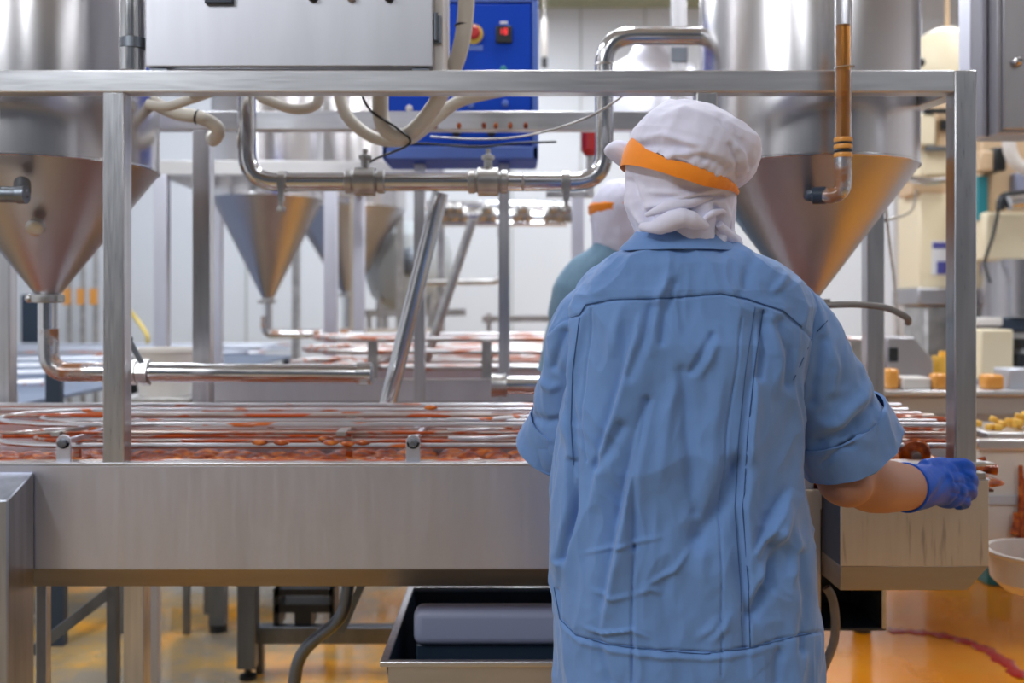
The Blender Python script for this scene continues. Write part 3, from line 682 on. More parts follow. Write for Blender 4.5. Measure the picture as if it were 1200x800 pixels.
# torso, neck, head
def Q(px, py, Y): return P(px, py, Y)
hips = Vector((.32, 1.80, .86)); 
body.tube([hips+Vector((0, 0, -.1)), hips, Vector((.315, 1.80, 1.05)), Vector((.31, 1.79, 1.2)), Vector((.30, 1.78, 1.28))], [.115, .118, .112, .115, .09], 24, smooth=5)
body.tube([Vector((.17, 1.79, 1.27)), Vector((.30, 1.78, 1.29)), Vector((.44, 1.79, 1.27))], [.06, .075, .06], 18, smooth=4)
hc = P(797, 218, 1.75)
body.tube([Vector((.30, 1.78, 1.28)), P(797, 275, 1.765), hc], [.06, .055, .06], 18, smooth=4)
body.ball(hc+Vector((0, .004, .016)), .070, .078, .090, 28, 20)
body.ball(hc+Vector((-.012, .055, -.055)), .045, .045, .045, 20, 14)
body.ball(hc+Vector((-.016, .098, -.015)), .012, .018, .018)
sh = P(935, 385, 1.79); el = P(990, 560, 1.86); wr = P(1072, 571, 2.04)
limb(body, [Vector((.43, 1.79, 1.26)), sh, (sh+el)/2, el], [.06, .058, .052, .054])
body.tube([el+Vector((-.012, 0, .02)), el+Vector((.03, .03, .003)), P(1022, 567, 1.92), P(1050, 570, 1.99), wr], [.050, .058, .056, .050, .043], 22, smooth=5)
body.ball(el+Vector((.0, -.012, -.008)), .047, .05, .045)
sl = P(690, 385, 1.80); ll = P(672, 522, 1.97)
wl = P(690, 522, 2.2)
limb(body, [Vector((.18, 1.79, 1.26)), sl, (sl+ll)/2, ll], [.055, .052, .045, .042])
limb(body, [ll, (ll+wl)/2, wl], [.042, .038, .030])
for sx_ in (-1, 1):
    limb(body, [hips+Vector((.06*sx_, 0, -.06)), Vector((.32+.09*sx_, 1.81, .48)), Vector((.32+.10*sx_, 1.80, .12))], [.085, .056, .040])
put('body', baked(body, .0065, 8), M['skin'], pw_, sharp=80)
put('shirt', tm, M['shirt'], pw_, sharp=75)
# trousers and boots
tr = MB()
tr.tube([hips+Vector((0, 0, -.22)), hips+Vector((0, 0, -.12)), hips], [.125, .13, .12], 28, smooth=4)
for sx_ in (-1, 1):
    tr.tube([hips+Vector((.065*sx_, 0, -.12)), Vector((.32+.09*sx_, 1.81, .48)), Vector((.32+.105*sx_, 1.80, .16))], [.092, .080, .075], 22, smooth=5)
put('trousers', baked(tr, .012, 4), M['trousers'], pw_, sharp=80)
for sx_ in (-1, 1):
    x = .32+.105*sx_
    bo = MB().tube([(x, 1.80, .36), (x, 1.80, .20), (x, 1.79, .07), (x, 1.80, .045)], [.068, .062, .052, .05], 20, smooth=4)
    bo.tube([(x, 1.76, .045), (x, 1.85, .045), (x, 1.94, .038), (x, 2.0, .034)], [.042, .045, .042, .03], 18, smooth=4)
    b0 = baked(bo, .008, 4); b0.v = [(v[0], v[1], max(v[2], 0)) for v in b0.v]
    put('boot', b0, M['boot'], pw_, sharp=80)
# sleeves
def sleeve(pts, rr, seg=150, rows_=120, sq=.92):
    ps = catmull([Vector(p) for p in pts], max(1, rows_//(len(pts)-1))); n_ = len(ps)
    R = []; 
    for i, p in enumerate(ps):
        t = (ps[min(i+1, n_-1)]-ps[max(0, i-1)]).normalized(); u = Vector((0, -1, 0)); u = (u-t*u.dot(t)).normalized(); w_ = t.cross(u)
        r_ = interp(i/(n_-1), np.linspace(0, 1, len(rr)), rr)
        R.append([p+(u*sq*math.cos(a)+w_*math.sin(a))*r_ for a in (2*PI*k/seg for k in range(seg))])
    return R
Rr = sleeve([P(885, 352, 1.775), P(918, 372, 1.785), P(936, 402, 1.79), P(956, 443, 1.81), P(976, 486, 1.835), P(990, 515, 1.855)], [.045, .072, .080, .083, .089, .094])
sv = shade_fold(MB().rings(Rr, cap=False), FOLDS, .003, 3, .009)
so = put('sleeve', sv, M['shirt'], pw_, sharp=75)
Rl = sleeve([P(735, 352, 1.775), P(700, 370, 1.785), P(684, 395, 1.80), P(676, 430, 1.83), P(668, 470, 1.87), P(661, 510, 1.91)], [.045, .064, .067, .066, .068, .071])
svl = shade_fold(MB().rings(Rl, cap=False), FOLDS, .003, 5, .008)
so2 = put('sleeve', svl, M['shirt'], pw_, sharp=75)
def cuff(pts, r0, r1, parent, seed):
    R = sleeve(pts, [r0, (r0+r1)/2, r1], rows_=30)
    n_ = len(R); C = [sum(r, Vector())/len(r) for r in R]
    inner = [[c+(p-c)*.90 for p in r] for c, r in zip(C, R)]
    edge = [C[-1]+(p-C[-1])*.955+(C[-1]-C[-2]).normalized()*.004 for p in R[-1]]
    edge0 = [C[0]+(p-C[0])*.955 for p in R[0]]
    m_ = MB().rings([edge0]+R+[edge]+inner[::-1][:-2], cap=False)
    return put('rolled_cuff', shade_fold(m_, [f for f in FOLDS if f[1] < .0035], .0022, seed, .006), M['shirt'], parent, sharp=60)
cuff([P(979, 492, 1.840), P(987, 509, 1.850), P(996, 527, 1.862)], .096, .104, so, 9)
cuff([P(664, 497, 1.895), P(658, 512, 1.912), P(650, 528, 1.935)], .074, .077, so2, 11)
# collar: a stand of cloth round the neck
def ellring(cx, cy, z, a, b, seg=90, tilt=0):
    return [Vector((cx+a*math.cos(t), cy+b*math.sin(t), z+tilt*math.sin(t))) for t in (2*PI*k/seg for k in range(seg))]
cC = P(796, 262, 1.765)
cz0 = P(0, 291, 1.68).z; cz1 = P(0, 262, 1.70).z
wC = .092
col_r = [ellring(cC.x-.002, 1.762, cz0-.001, .098, .082), ellring(cC.x-.002, 1.762, cz0-.001, .1055, .092), ellring(cC.x-.002, 1.763, cz0+.006, .1045, .090), ellring(cC.x, 1.768, (cz0+cz1)/2, .088, .081),
         ellring(cC.x, 1.772, cz1, .070, .0745), ellring(cC.x, 1.772, cz1+.0025, .067, .0715), ellring(cC.x, 1.772, cz1-.02, .064, .066)]
co = put('collar', shade_fold(MB().rings(col_r, cap=False), [], .0015, 4), M['shirt'], pw_, sharp=60)
# stitched seams laid on the cloth, their shadow put into the dark line colour
tv = np.array(tm.v); tpx = 600+tv[:, 0]/tv[:, 1]*F; tpy = HZ+(H-tv[:, 2])/tv[:, 1]*F; back = tv[:, 1] < 1.79
def drape(pts, tvs=None, lift=.0012, st=5):
    V_, X_, Y_, K_ = tvs if tvs else (tv, tpx, tpy, back)
    out = []
    for i in range(len(pts)-1):
        n_ = max(1, int(math.dist(pts[i], pts[i+1])/st))
        for j in range(n_+(i == len(pts)-2)):
            t = j/n_; x = pts[i][0]*(1-t)+pts[i+1][0]*t; y = pts[i][1]*(1-t)+pts[i+1][1]*t
            d_ = (X_-x)**2+(Y_-y)**2+np.where(K_, 0, 1e6); q = np.argmin(d_); out.append(P(x, y, V_[q][1]-lift))
    return out
def shade_seam(pts, r=.0009, tvs=None, parent=None): put('seam_shade_line', MB().tube(drape(pts, tvs), r, 6), M['seam_shade'], parent or pw_)
shade_seam([(742, 293), (760, 291), (796, 290), (830, 288), (858, 286)], .0011)
shade_seam([(664, 374), (679, 369), (686, 357), (715, 351), (784, 349), (845, 344), (876, 350), (918, 364), (940, 383)])
shade_seam([(649, 688), (656, 725), (675, 744), (712, 755), (769, 762), (825, 766), (881, 759), (926, 747), (950, 742)], .0007)
shade_seam([(895, 358), (884, 433), (876, 510), (872, 579), (870, 594), (877, 687), (879, 759)], .0008)
shade_seam([(885, 360), (874, 433), (866, 510), (862, 579), (861, 594), (868, 687), (870, 759)], .0005)
shade_seam([(679, 372), (671, 433), (669, 495), (672, 545)], .0007)
cv_ = np.array(sv.v); cx_ = 600+cv_[:, 0]/cv_[:, 1]*F; cy_ = HZ+(H-cv_[:, 2])/cv_[:, 1]*F; cb_ = cv_[:, 1] < 1.80
shade_seam([(973, 372), (958, 388), (951, 398), (944, 414), (930, 445)], .0010, (np.vstack([cv_, tv]), np.append(cx_, tpx), np.append(cy_, tpy), np.append(cb_, back)))

# --- bonnet, band, hood
hB0 = P(797, 203, 1.75); e1 = Vector((.945, 0, -.327)); e2 = Vector((.327, 0, .945)); SC = 1.75/F
tabu = [0, 10, 20, 32, 47, 57, 65, 73, 80, 84, 86]; tmin = [-66, -68, -70, -71, -66, -60, -52, -43, -28, -12, -3]; tmax = [67, 75, 80, 82, 82, 79, 69, 55, 34, 16, 5]
R_ = []
seg = 160
for i in range(70):
    u_ = 86*math.sin(i/69*PI/2)**1.0; a = interp(u_, tabu, tmin); b = interp(u_, tabu, tmax); c0 = (a+b)/2; hw = (b-a)/2; dd = hw*1.12
    ring = []
    for k in range(seg):
        t = 2*PI*k/seg
        g = 1+.012*math.sin(t*34+math.sin(t*5)*2)*math.exp(-u_/22)      # gathers near the band
        ring.append(hB0+(e1*(c0+hw*math.cos(t)*g)+e2*u_+Vector((0, 1, 0))*(dd*math.sin(t)*g-0))*SC)
    R_.append(ring)
BF = [('ridge', .004, 5, [(742, 163), (775, 157), (800, 165), (830, 172)]), ('groove', .004, 6, [(748, 170), (790, 172), (830, 184), (850, 195)]),
      ('ridge', .005, 5, [(765, 195), (790, 180), (820, 178), (845, 184)]), ('ridge', .004, 4, [(862, 165), (872, 180), (874, 205)]), ('groove', .004, 4, [(856, 170), (864, 190), (866, 212)]),
      ('groove', .0015, 1.5, [(768, 185), (773, 165), (775, 157)]), ('groove', .0015, 1.5, [(822, 205), (826, 180)]), ('ridge', .003, 5, [(800, 212), (840, 205), (858, 215)]), ('groove', .003, 5, [(845, 140), (868, 165), (880, 195)]),
      ('ridge', .003, 6, [(760, 140), (800, 128), (840, 140)])]
bn = put('bonnet', shade_fold(MB().rings(R_), BF, .0032, 2, .007), M['cap'], pw_, sharp=75)
R_ = []
for i in range(14):
    f_ = i/13; ring = []
    for k in range(seg):
        t = 2*PI*k/seg; d_ = 67*math.cos(t); up = interp(d_, [-68, -62, -50, -27, 0, 40, 68], [20, 14, 4, -2, 0, 2, 1]); dn = interp(d_, [-68, -50, -12, 19, 43, 68], [-15, -17, -19, -18, -12, -4])
        if math.sin(t) > 0: up, dn = interp(d_, [-68, 68], [20, 1]), interp(d_, [-68, 68], [-15, -4])
        u_ = dn+(up-dn)*f_; bul = 1.0+.025*math.sin(PI*f_)+.008*math.sin(t*40)*max(0, math.cos(t))
        ring.append(hB0+(e1*(0.5+69*math.cos(t)*bul)+e2*u_+Vector((0, 1, 0))*75*math.sin(t)*bul)*SC)
    R_.append(ring)
put('headband', shade_fold(MB().rings(R_, cap=False), [], .0010, 6), M['band'], pw_, sharp=75)
# hood cloth falling over ears and neck
hy = [180, 195, 215, 240, 255, 270, 285, 300]; hl = [735, 731, 731, 733, 738, 745, 752, 762]; hr = [862, 863, 864, 866, 865, 863, 866, 860]
R_ = []
for i in range(60):
    py = 180+120*i/59; a = P(interp(py, hy, hl), py, 1.76); b = P(interp(py, hy, hr), py, 1.76); hw = (b.x-a.x)/2; dd = interp(py, [180, 215, 250, 280, 300], [.108, .106, .092, .082, .078])
    R_.append([Vector(((a.x+b.x)/2+hw*math.cos(t), 1.765+dd*math.sin(t), a.z)) for t in (2*PI*k/140 for k in range(140))])
HF = [('ridge', .005, 5, [(732, 235), (755, 262), (775, 268)]), ('groove', .006, 4, [(735, 212), (748, 245), (762, 258)]), ('ridge', .006, 5, [(745, 245), (780, 240), (810, 228), (840, 222)]), ('groove', .006, 5, [(757, 252), (790, 248), (820, 234), (850, 228)]),
      ('ridge', .004, 4, [(750, 225), (790, 226), (815, 224)]), ('ridge', .004, 4, [(852, 285), (856, 255), (850, 232)]), ('groove', .005, 4, [(845, 280), (846, 255), (838, 240)])]
put('hood', shade_fold(MB().rings(R_, cap=False), HF, .003, 8, .010), M['cap'], pw_, sharp=75)
# front peak seen at the left
pk = MB().rings([[P(738, 178, 1.77)+Vector((-.042*f_, .055, .016*f_*(1-f_)+.012*f_))+Vector((0, .052*math.cos(t)*(1-f_**3)**.5, .026*math.sin(t)*(1-f_**1.3)**.6)) for t in (2*PI*k/40 for k in range(40))] for f_ in [j/14 for j in range(15)]])
put('peak', shade_fold(pk, [], .0012, 1), M['cap'], pw_, sharp=75)
# tied tapes at the nape
def ribbon_loop(c, rx, rz, ang, name='tape_loop'):
    R = []; 
    for i in range(25):
        t = 2*PI*i/24; p = Vector((rx*math.cos(t), 0, rz*math.sin(t)*(1+.25*math.cos(t)))); ca, sa = math.cos(ang), math.sin(ang); p = Vector((p.x*ca-p.z*sa, 0, p.x*sa+p.z*ca))
        n_ = p.normalized(); R.append([c+p+Vector((0, y_*.012, 0))+n_*o_*.0022 for y_, o_ in ((-1, -1), (1, -1), (1, 1), (-1, 1))])
    return MB().rings(R, cap=False)
def napeY(px): return 1.765-.098*math.sqrt(max(.02, 1-((px-798)/68)**2))
def roll(name, pts, rr, amp=.004, seed=0, flat=1):
    put(name, shade_fold(MB().tube([P(x, y, napeY(x)+dy) for x, y, dy in pts], rr, 28, smooth=10), [], amp, seed), M['cap'], pw_, sharp=75)
roll('gathered_tape', [(752, 266, .008), (766, 266, 0), (782, 261, -.001), (800, 256, -.003), (816, 260, -.001), (828, 266, 0)], [.005, .009, .012, .013, .011, .006], .005, 41)
roll('gathered_tape', [(822, 260, 0), (834, 250, -.002), (846, 247, -.001), (854, 254, .003), (856, 268, .01)], [.004, .008, .009, .007, .004], .004, 43)
roll('tape_end', [(843, 262, .004), (852, 274, .010), (862, 286, .034), (870, 296, .05)], [.007, .011, .011, .005], .004, 47)
roll('tape_end', [(757, 252, .004), (780, 243, .003), (806, 238, .003), (835, 232, .005), (858, 232, .014)], [.003, .006, .007, .006, .003], .003, 49)
# --- gloved right hand gripping the rim of the box
gl = MB()
w0 = P(1062, 571, 2.02)
gl.tube([w0, P(1075, 571, 2.05), P(1088, 568, 2.085), P(1103, 566, 2.115), P(1116, 566, 2.13)], [.049, .047, .044, .043, .034], 24, smooth=5)
gl.ball(P(1100, 562, 2.115), .046, .034, .045, 24, 16)
gl.ball(P(1110, 574, 2.118), .041, .034, .040, 24, 16)
fing = [  # knuckle, middle joint, tip for index to little finger
 ([P(1112, 546, 2.125), P(1131, 545, 2.14), P(1136, 552, 2.16), P(1130, 560, 2.165)], [.0165, .0150, .0145, .0125]),
 ([P(1116, 558, 2.12), P(1134, 558, 2.13), P(1139, 566, 2.155), P(1132, 574, 2.165)], [.0165, .0150, .0140, .0120]),
 ([P(1116, 571, 2.115), P(1133, 571, 2.125), P(1138, 578, 2.15), P(1130, 584, 2.16)], [.0160, .0145, .0135, .0115]),
 ([P(1112, 583, 2.11), P(1127, 585, 2.12), P(1131, 590, 2.14), P(1122, 592, 2.155)], [.0150, .0130, .0120, .0105])]
for pts, rr in fing: limb(gl, pts, rr, 14)
limb(gl, [P(1086, 548, 2.09), P(1103, 545, 2.13), P(1116, 549, 2.16), P(1124, 556, 2.175)], [.020, .018, .015, .012], 14)
GF = [('groove', .0014, 1.8, [(1116, 552), (1128, 553), (1138, 560)]), ('groove', .0014, 1.8, [(1116, 565), (1128, 565), (1138, 571)]), ('groove', .0014, 1.8, [(1114, 577), (1126, 579), (1134, 584)]), ('ridge', .0015, 4, [(1078, 590), (1092, 575), (1104, 552)]), ('groove', .0015, 4, [(1083, 594), (1098, 580), (1110, 560)]), ('ridge', .0012, 4, [(1070, 560), (1085, 552), (1098, 540)]), ('groove', .001, 2.5, [(1118, 560), (1126, 572), (1128, 584)]),
      ('ridge', .002, 2.5, [(1095, 592), (1112, 588), (1124, 575)]), ('ridge', .002, 2.5, [(1105, 545), (1115, 560), (1119, 575)])]
glm = shade_fold(baked(gl, .0032, 16), GF, .0008, 3)
glo = put('glove', glm, M['glove'], pw_, sharp=80)
def cuffring(c, ax, r): return MB().lathe([(r-.001, -.004), (r+.002, -.002), (r+.0025, .001), (r-.001, .004)], c, ax, 32, cap=False)
put('glove_rim', cuffring(w0+(w0-P(1075, 571, 2.05)).normalized()*.002, (P(1075, 571, 2.05)-w0).normalized(), .0485), M['glove'], glo)
# left glove, hidden in front of the body
g2 = MB(); g2.ball(wl+Vector((.01, .06, -.01)), .036, .05, .02); limb(g2, [wl+Vector((0, -.02, 0)), wl+Vector((.01, .04, 0))], [.036, .034])
for k in range(4):
    x = wl.x-.018+.018*k; limb(g2, [Vector((x, wl.y+.09, wl.z-.005)), Vector((x, wl.y+.125, wl.z-.012)), Vector((x, wl.y+.14, wl.z-.035))], [.0095, .0085, .0075], 10)
limb(g2, [wl+Vector((.03, .03, -.01)), wl+Vector((.05, .06, -.02)), wl+Vector((.05, .085, -.03))], [.012, .011, .009], 10)
put('glove', baked(g2, .004, 4), M['glove'], pw_, sharp=80)

# --- the second worker, across the conveyor
p2 = thing('person', 'second worker in pale blue shirt and white hood, mostly hidden behind the nearer one', 'person', (.33, 3.35, 0))
Y2 = 3.32
hc2 = P(729, 252, Y2)
b2 = MB()
b2.ball(hc2+Vector((0, 0, 0)), .075, .09, .10, 24, 18); b2.ball(hc2+Vector((-.05, .05, -.05)), .045, .045, .045); b2.ball(hc2+Vector((-.09, .045, -.01)), .016, .014, .02)
b2.tube([hc2, hc2+Vector((.01, 0, -.14)), hc2+Vector((.02, 0, -.22))], [.055, .055, .08], 18, smooth=4)
ch = hc2+Vector((.03, 0, -.45))
b2.tube([ch+Vector((0, 0, .22)), ch, ch+Vector((0, 0, -.3)), ch+Vector((0, 0, -.48))], [.09, .14, .13, .14], 24, smooth=4)
for s_ in (-1, 1):
    limb(b2, [ch+Vector((.15*s_, 0, .17)), ch+Vector((.24*s_, .02, -.08)), ch+Vector((.20*s_, .22, -.20))], [.055, .042, .032])
    b2.ball(ch+Vector((.19*s_, .27, -.21)), .035, .05, .02)
    for k in range(4): limb(b2, [ch+Vector((.19*s_+(-.024+.016*k), .30, -.21)), ch+Vector((.19*s_+(-.024+.016*k), .35, -.225))], [.009, .007], 10)
    limb(b2, [ch+Vector((.19*s_-.03*s_, .26, -.21)), ch+Vector((.19*s_-.055*s_, .30, -.215))], [.010, .008], 10)
    limb(b2, [ch+Vector((.08*s_, 0, -.48)), ch+Vector((.09*s_, .01, -.80)), Vector((ch.x+.1*s_, ch.y, .10))], [.085, .056, .040])
put('body', baked(b2, .008, 6), M['skin'], p2, sharp=80)
rows2 = [276+i*6 for i in range(100)]
xl2 = ([276, 290, 300, 315, 335, 370, 420, 500, 870], [700, 690, 676, 660, 648, 643, 645, 650, 655]); xr2 = ([276, 290, 300, 315, 335, 370, 500, 870], [760, 772, 785, 802, 815, 822, 815, 812])
s2 = MB().rings(torso_mesh(0, xl2, xr2, lambda p: Y2, lambda p: interp(p, [276, 300, 340, 400, 870], [.07, .10, .14, .155, .16]), [r_ for r_ in rows2 if r_ < 600], 160))
put('shirt', shade_fold(s2, [], .006, 21), M['shirt2'], p2, sharp=75)
for s_ in (-1, 1):
    put('sleeve', shade_fold(MB().tube([ch+Vector((.13*s_, 0, .16)), ch+Vector((.20*s_, 0, .08)), ch+Vector((.24*s_, .02, -.08))], [.07, .075, .078], 40, cap=False, smooth=12), [], .004, 25), M['shirt2'], p2, sharp=75)
tr = MB()
tr.tube([ch+Vector((0, 0, -.62)), ch+Vector((0, 0, -.5)), ch+Vector((0, 0, -.40))], [.16, .165, .15], 24, smooth=3)
for s_ in (-1, 1):
    tr.tube([ch+Vector((.08*s_, 0, -.52)), ch+Vector((.09*s_, .01, -.82)), Vector((ch.x+.1*s_, ch.y, .16))], [.11, .085, .078], 20, smooth=4)
put('trousers', baked(tr, .014, 4), M['trousers'], p2, sharp=80)
for s_ in (-1, 1):
    x = ch.x+.1*s_; bo = MB().tube([(x, ch.y, .34), (x, ch.y, .20), (x, ch.y, .05)], [.07, .065, .05], 18, smooth=4)
    bo.tube([(x, ch.y-.05, .045), (x, ch.y+.05, .045), (x, ch.y+.17, .036)], [.045, .045, .034], 16, smooth=4)
    b0 = baked(bo, .01, 4); b0.v = [(v[0], v[1], max(v[2], 0)) for v in b0.v]; put('boot', b0, M['boot'], p2, sharp=80)
R_ = []
for i in range(40):
    t0 = PI*i/39*.93+.03; z_ = (.112 if t0 < PI/2 else .135)*math.cos(t0); r_ = .106*math.sin(t0)**.8 if t0 < PI/2 else .106*(1-.20*((t0-PI/2)/(PI/2))**2)
    R_.append([hc2+Vector((r_*math.cos(a), r_*1.08*math.sin(a), z_+.005)) for a in (2*PI*k/80 for k in range(80))])
put('hood', shade_fold(MB().rings(R_), [], .006, 31), M['cap'], p2, sharp=75)
bz_ = P(0, 245, Y2).z
put('headband', MB().lathe([(.108, -.021), (.1135, -.012), (.1135, .010), (.107, .018)], (hc2.x, hc2.y, bz_), seg=60, cap=False), M['band'], p2)


# ------------------------------------------------------------ second conveyor, across the aisle
c2 = thing('trough_conveyor', 'second steel trough conveyor parallel to the first, beyond the second worker', 'conveyor', (.6, 4.3, 0))
Y0 = 3.88; zr = P(0, 446, Y0).z
put('front_panel', MB().box(-1.22, 2.9, Y0, Y0+.005, .66, zr), M['panel'], c2)
put('top_rim', MB().box(-1.22, 2.9, Y0-.004, Y0+.04, zr, zr+.006), M['steel'], c2)
put('back_panel', MB().box(-1.22, 2.9, 4.78, 4.785, .66, zr), M['panel'], c2)
put('end_panel', MB().box(-1.225, -1.22, Y0, 4.785, .66, zr), M['panel'], c2)
put('floor_pan', MB().box(-1.22, 2.9, Y0, 4.785, .90, .905), M['pan'], c2)
def loop2(par, z, y0, y1, x0, x1, r, mt):
    ym = (y0+y1)/2; rr = (y1-y0)/2; pts = [(x1, y1, z), (x0+rr*1.8, y1, z)]
    for k in range(9):
        a = PI/2+PI*k/8; pts.append((x0+rr*1.6+rr*1.6*math.cos(a), ym+rr*math.sin(a), z))
    pts += [(x0+rr*1.8, y0, z), (x1, y0, z)]
    put('guide_rail', MB().tube(pts, r, 8), M[mt], par)
for z, y0, y1, x0, r, mt in ((1.035, 3.95, 4.70, -.95, .013, 'rod_far'), (1.03, 4.12, 4.5, -.75, .012, 'rod_far'), (1.095, 3.98, 4.66, -.90, .013, 'rod_far'), (1.09, 4.2, 4.45, -.7, .012, 'rod_far'), (1.145, 4.0, 4.6, -.85, .012, 'rod_far')):
    loop2(c2, z, y0, y1, x0, 1.42, r, mt)
for x in (-.55, -.1, .2, .95, 1.36):
    put('rail_spacer', MB().box(x-.02, x+.02, 3.93, 3.95, .905, 1.14).box(x-.014, x+.014, 3.95, 4.72, 1.06, 1.075), M['cast'], c2)
put('cover_plate', MB().box(1.44, 2.9, Y0+.005, 4.78, zr-.006, zr), M['panel_h'], c2)
for px, Y, w_ in ((256, 3.92, .06), (640, 3.92, .06), (1010, 3.92, .06)):
    x = P(px, 0, Y).x; l_ = put('leg', MB().box(x-w_/2, x+w_/2, Y-w_/2, Y+w_/2, .03, .70), M['dark_steel'], c2)
    put('foot', MB().lathe([(.035, 0), (.035, .03)], (x, Y, 0), seg=14), M['black'], l_)
for px, Y, w_ in ((182, 3.25, .03), (291, 3.42, .062)):
    x = P(px, 0, Y).x; l_ = put('leg_post', MB().box(x-w_/2, x+w_/2, Y-w_/2, Y+w_/2, .04, .86), M['panel' if px == 182 else 'dark_steel'], None, .002)
    tag(l_, 'narrow grey upright standing under the nearest conveyor' if px == 182 else 'dark upright with a round foot under the nearest conveyor', 'post')
    put('round_foot', MB().lathe([(.03, 0), (.03, .012), (.012, .02), (.012, .05)], (x, Y, 0), seg=14), M['black'], l_)
sp2 = MB()
for i in range(60):
    x = -1.1+3.9*i/59
    sp2.ball((x, 4.05+.5*((i*7) % 5)/5, .91), .06, .06, .02, 8, 5)
tag(put('spilt_syrup', sp2, M['syrup']), 'orange syrup lying in the second trough conveyor', 'syrup', kind='stuff')

# ------------------------------------------------------------ pale rod conveyor at the far left
c3 = thing('rod_conveyor', 'pale conveyor of many thin white rods at the left behind the discharge pipe', 'conveyor', (-3, 5, 0))
zc3 = .975
put('tray', MB().box(-4.4, -1.84, 3.7, 5.9, .90, .915).box(-4.4, -1.62, 5.9, 7.6, .90, .915), mat('pale_blue_tray', (.17, .21, .30), .5), c3)
put('side_rail', MB().box(-4.4, -1.84, 3.68, 3.71, .86, zc3-.02), M['rod_white'], c3)
for i in range(17):
    y = 3.80+.22*i; xe_ = -1.86 if y < 5.8 else -1.64; sl_ = .10*math.sin(i*1.3)+.12
    put('rod', MB().tube([(-4.4, y-sl_, zc3+.02*(i % 3)), (-2.6, y, zc3+.02*(i % 3)), (xe_, y+sl_*1.3, zc3+.02*(i % 3))], .014, 8, smooth=4), M['rod_white' if i % 4 else 'rod'], c3)
for px, Y in ((69, 3.76), (36, 5.0)):
    x = P(px, 0, Y).x if px == 69 else -1.9; put('leg', MB().box(x-.025, x+.025, Y-.02, Y+.02, 0, .9), M['navy'], c3)
    put('bracket', MB().box(x-.028, x+.028, Y-.05, Y-.02, .90, 1.03), M['navy'], c3)
for x, y in ((-4.3, 3.8), (-4.3, 7.5), (-1.7, 7.5)): put('leg', MB().box(x-.025, x+.025, y-.02, y+.02, 0, .9), M['navy'], c3)
o = put('white_pail', MB().lathe([(.10, 0), (.125, .17), (.130, .175), (.130, .19), (.118, .19), (.095, .02)], (-1.40, 4.02, .92), seg=32), M['white_plastic'])
tag(o, 'white pail on a small stand beside the left rear post', 'pail')
pt = thing('pail_stand', 'small steel stand carrying the white pail beside the second conveyor', 'stand', (-1.40, 4.02, 0))
put('top', MB().box(-1.55, -1.25, 3.87, 4.17, .90, .92), M['cast'], pt, .003)
for x in (-1.53, -1.27):
    for y in (3.89, 4.15): put('leg', MB().box(x-.012, x+.012, y-.012, y+.012, 0, .90), M['dark_steel'], pt)
st = put('navy_stand', MB().box(P(24, 0, 7.9).x, P(46, 0, 7.9).x, 7.9, 8.1, 0, P(0, 345, 7.9).z), M['navy'], None, .01)
tag(st, 'small dark blue cabinet against the far wall, left edge', 'cabinet')
for i, px in enumerate((81, 97, 112)):
    x = P(px, 0, 8.7).x
    o = thing('wall_pipe', ('leftmost', 'middle', 'rightmost')[i]+' of three thin wall pipes with orange valve handles', 'pipe', (x, 8.7, 0), 'thin wall pipes with orange handles')
    put('pipe', MB().tube([(x, 8.7, 0), (x, 8.7, 1.9)], .022, 10), M['cast'], o)
    put('valve_handle', MB().box(x-.03, x+.03, 8.64, 8.675, 1.30, 1.44), M['candy_orange'], o)
hose('yellow_hose', 'thin yellow hose slanting down behind the left front post', [P(150, 362, 6.0), P(160, 374, 6.0), P(172, 392, 5.9), P(173, 402, 5.9)], .012, 'yellow')

# ------------------------------------------------------------ rear frame and hoppers C, D
rf = thing('hopper_frame', 'pale steel frame around the smaller cone hopper', 'frame', (-1.2, 4.9, 0))
zf1, zf0 = P(0, 188, 4.85).z, P(0, 205, 4.85).z
a_, b_ = P(180, 0, 4.85).x, P(394, 0, 4.85).x
for x0 in (a_, b_-.062):
    for y in (4.85, 5.75): put('post', MB().box(x0, x0+.062, y, y+.062, 0, zf0), M['panel'], rf, .003)
put('beam', MB().box(a_, P(520, 0, 4.85).x, 4.85, 4.90, zf0, zf1), M['panel_h'], rf, .003)
put('beam', MB().box(a_, b_, 5.75, 5.80, zf0, zf1), M['panel_h'], rf, .003)
for x0 in (a_, b_-.05): put('side_beam', MB().box(x0, x0+.05, 4.90, 5.75, zf0, zf1), M['panel_h'], rf, .003)
hC = hopper('cone_hopper', 'smaller cone hopper in the middle distance, between the two rear posts', P(314, 0, 5.3).x, 5.3, .290, 3.3, P(0, 226, 5.0).z, P(0, 352, 5.3).z, .024, P(0, 388, 5.3).z)
put('drain_elbow', MB().tube(elbowed([P(311, 370, 5.3), P(311, 391, 5.3), P(430, 391, 5.3)], .06), .024, 16), M['stained'], hC)
hD = hopper('cone_hopper', 'farthest cone hopper, partly hidden behind the pale frame post', P(408, 0, 6.9).x, 6.9, .40, 3.3, P(0, 238, 6.5).z, P(0, 345, 6.9).z, .04, P(0, 400, 6.9).z)
for x in (-.36, .36):
    put('hopper_leg', MB().box(P(408, 0, 6.9).x+x-.025, P(408, 0, 6.9).x+x+.025, 6.875, 6.925, 0, 2.4), M['cast'], hD)
tg = put('cream_post', MB().box(P(410, 0, 5.95).x, P(425, 0, 5.95).x, 5.95, 6.02, 0, P(0, 225, 5.95).z), mat('cream_steel', (.60, .54, .44), .4), None, .003)
tag(tg, 'cream upright post right of the pale frame', 'post')
o = thing('round_tank', 'pale grey round tank behind the thick slanting tube', 'tank', (P(480, 0, 7.4).x, 7.4, 0))
cT = P(478, 312, 7.4)
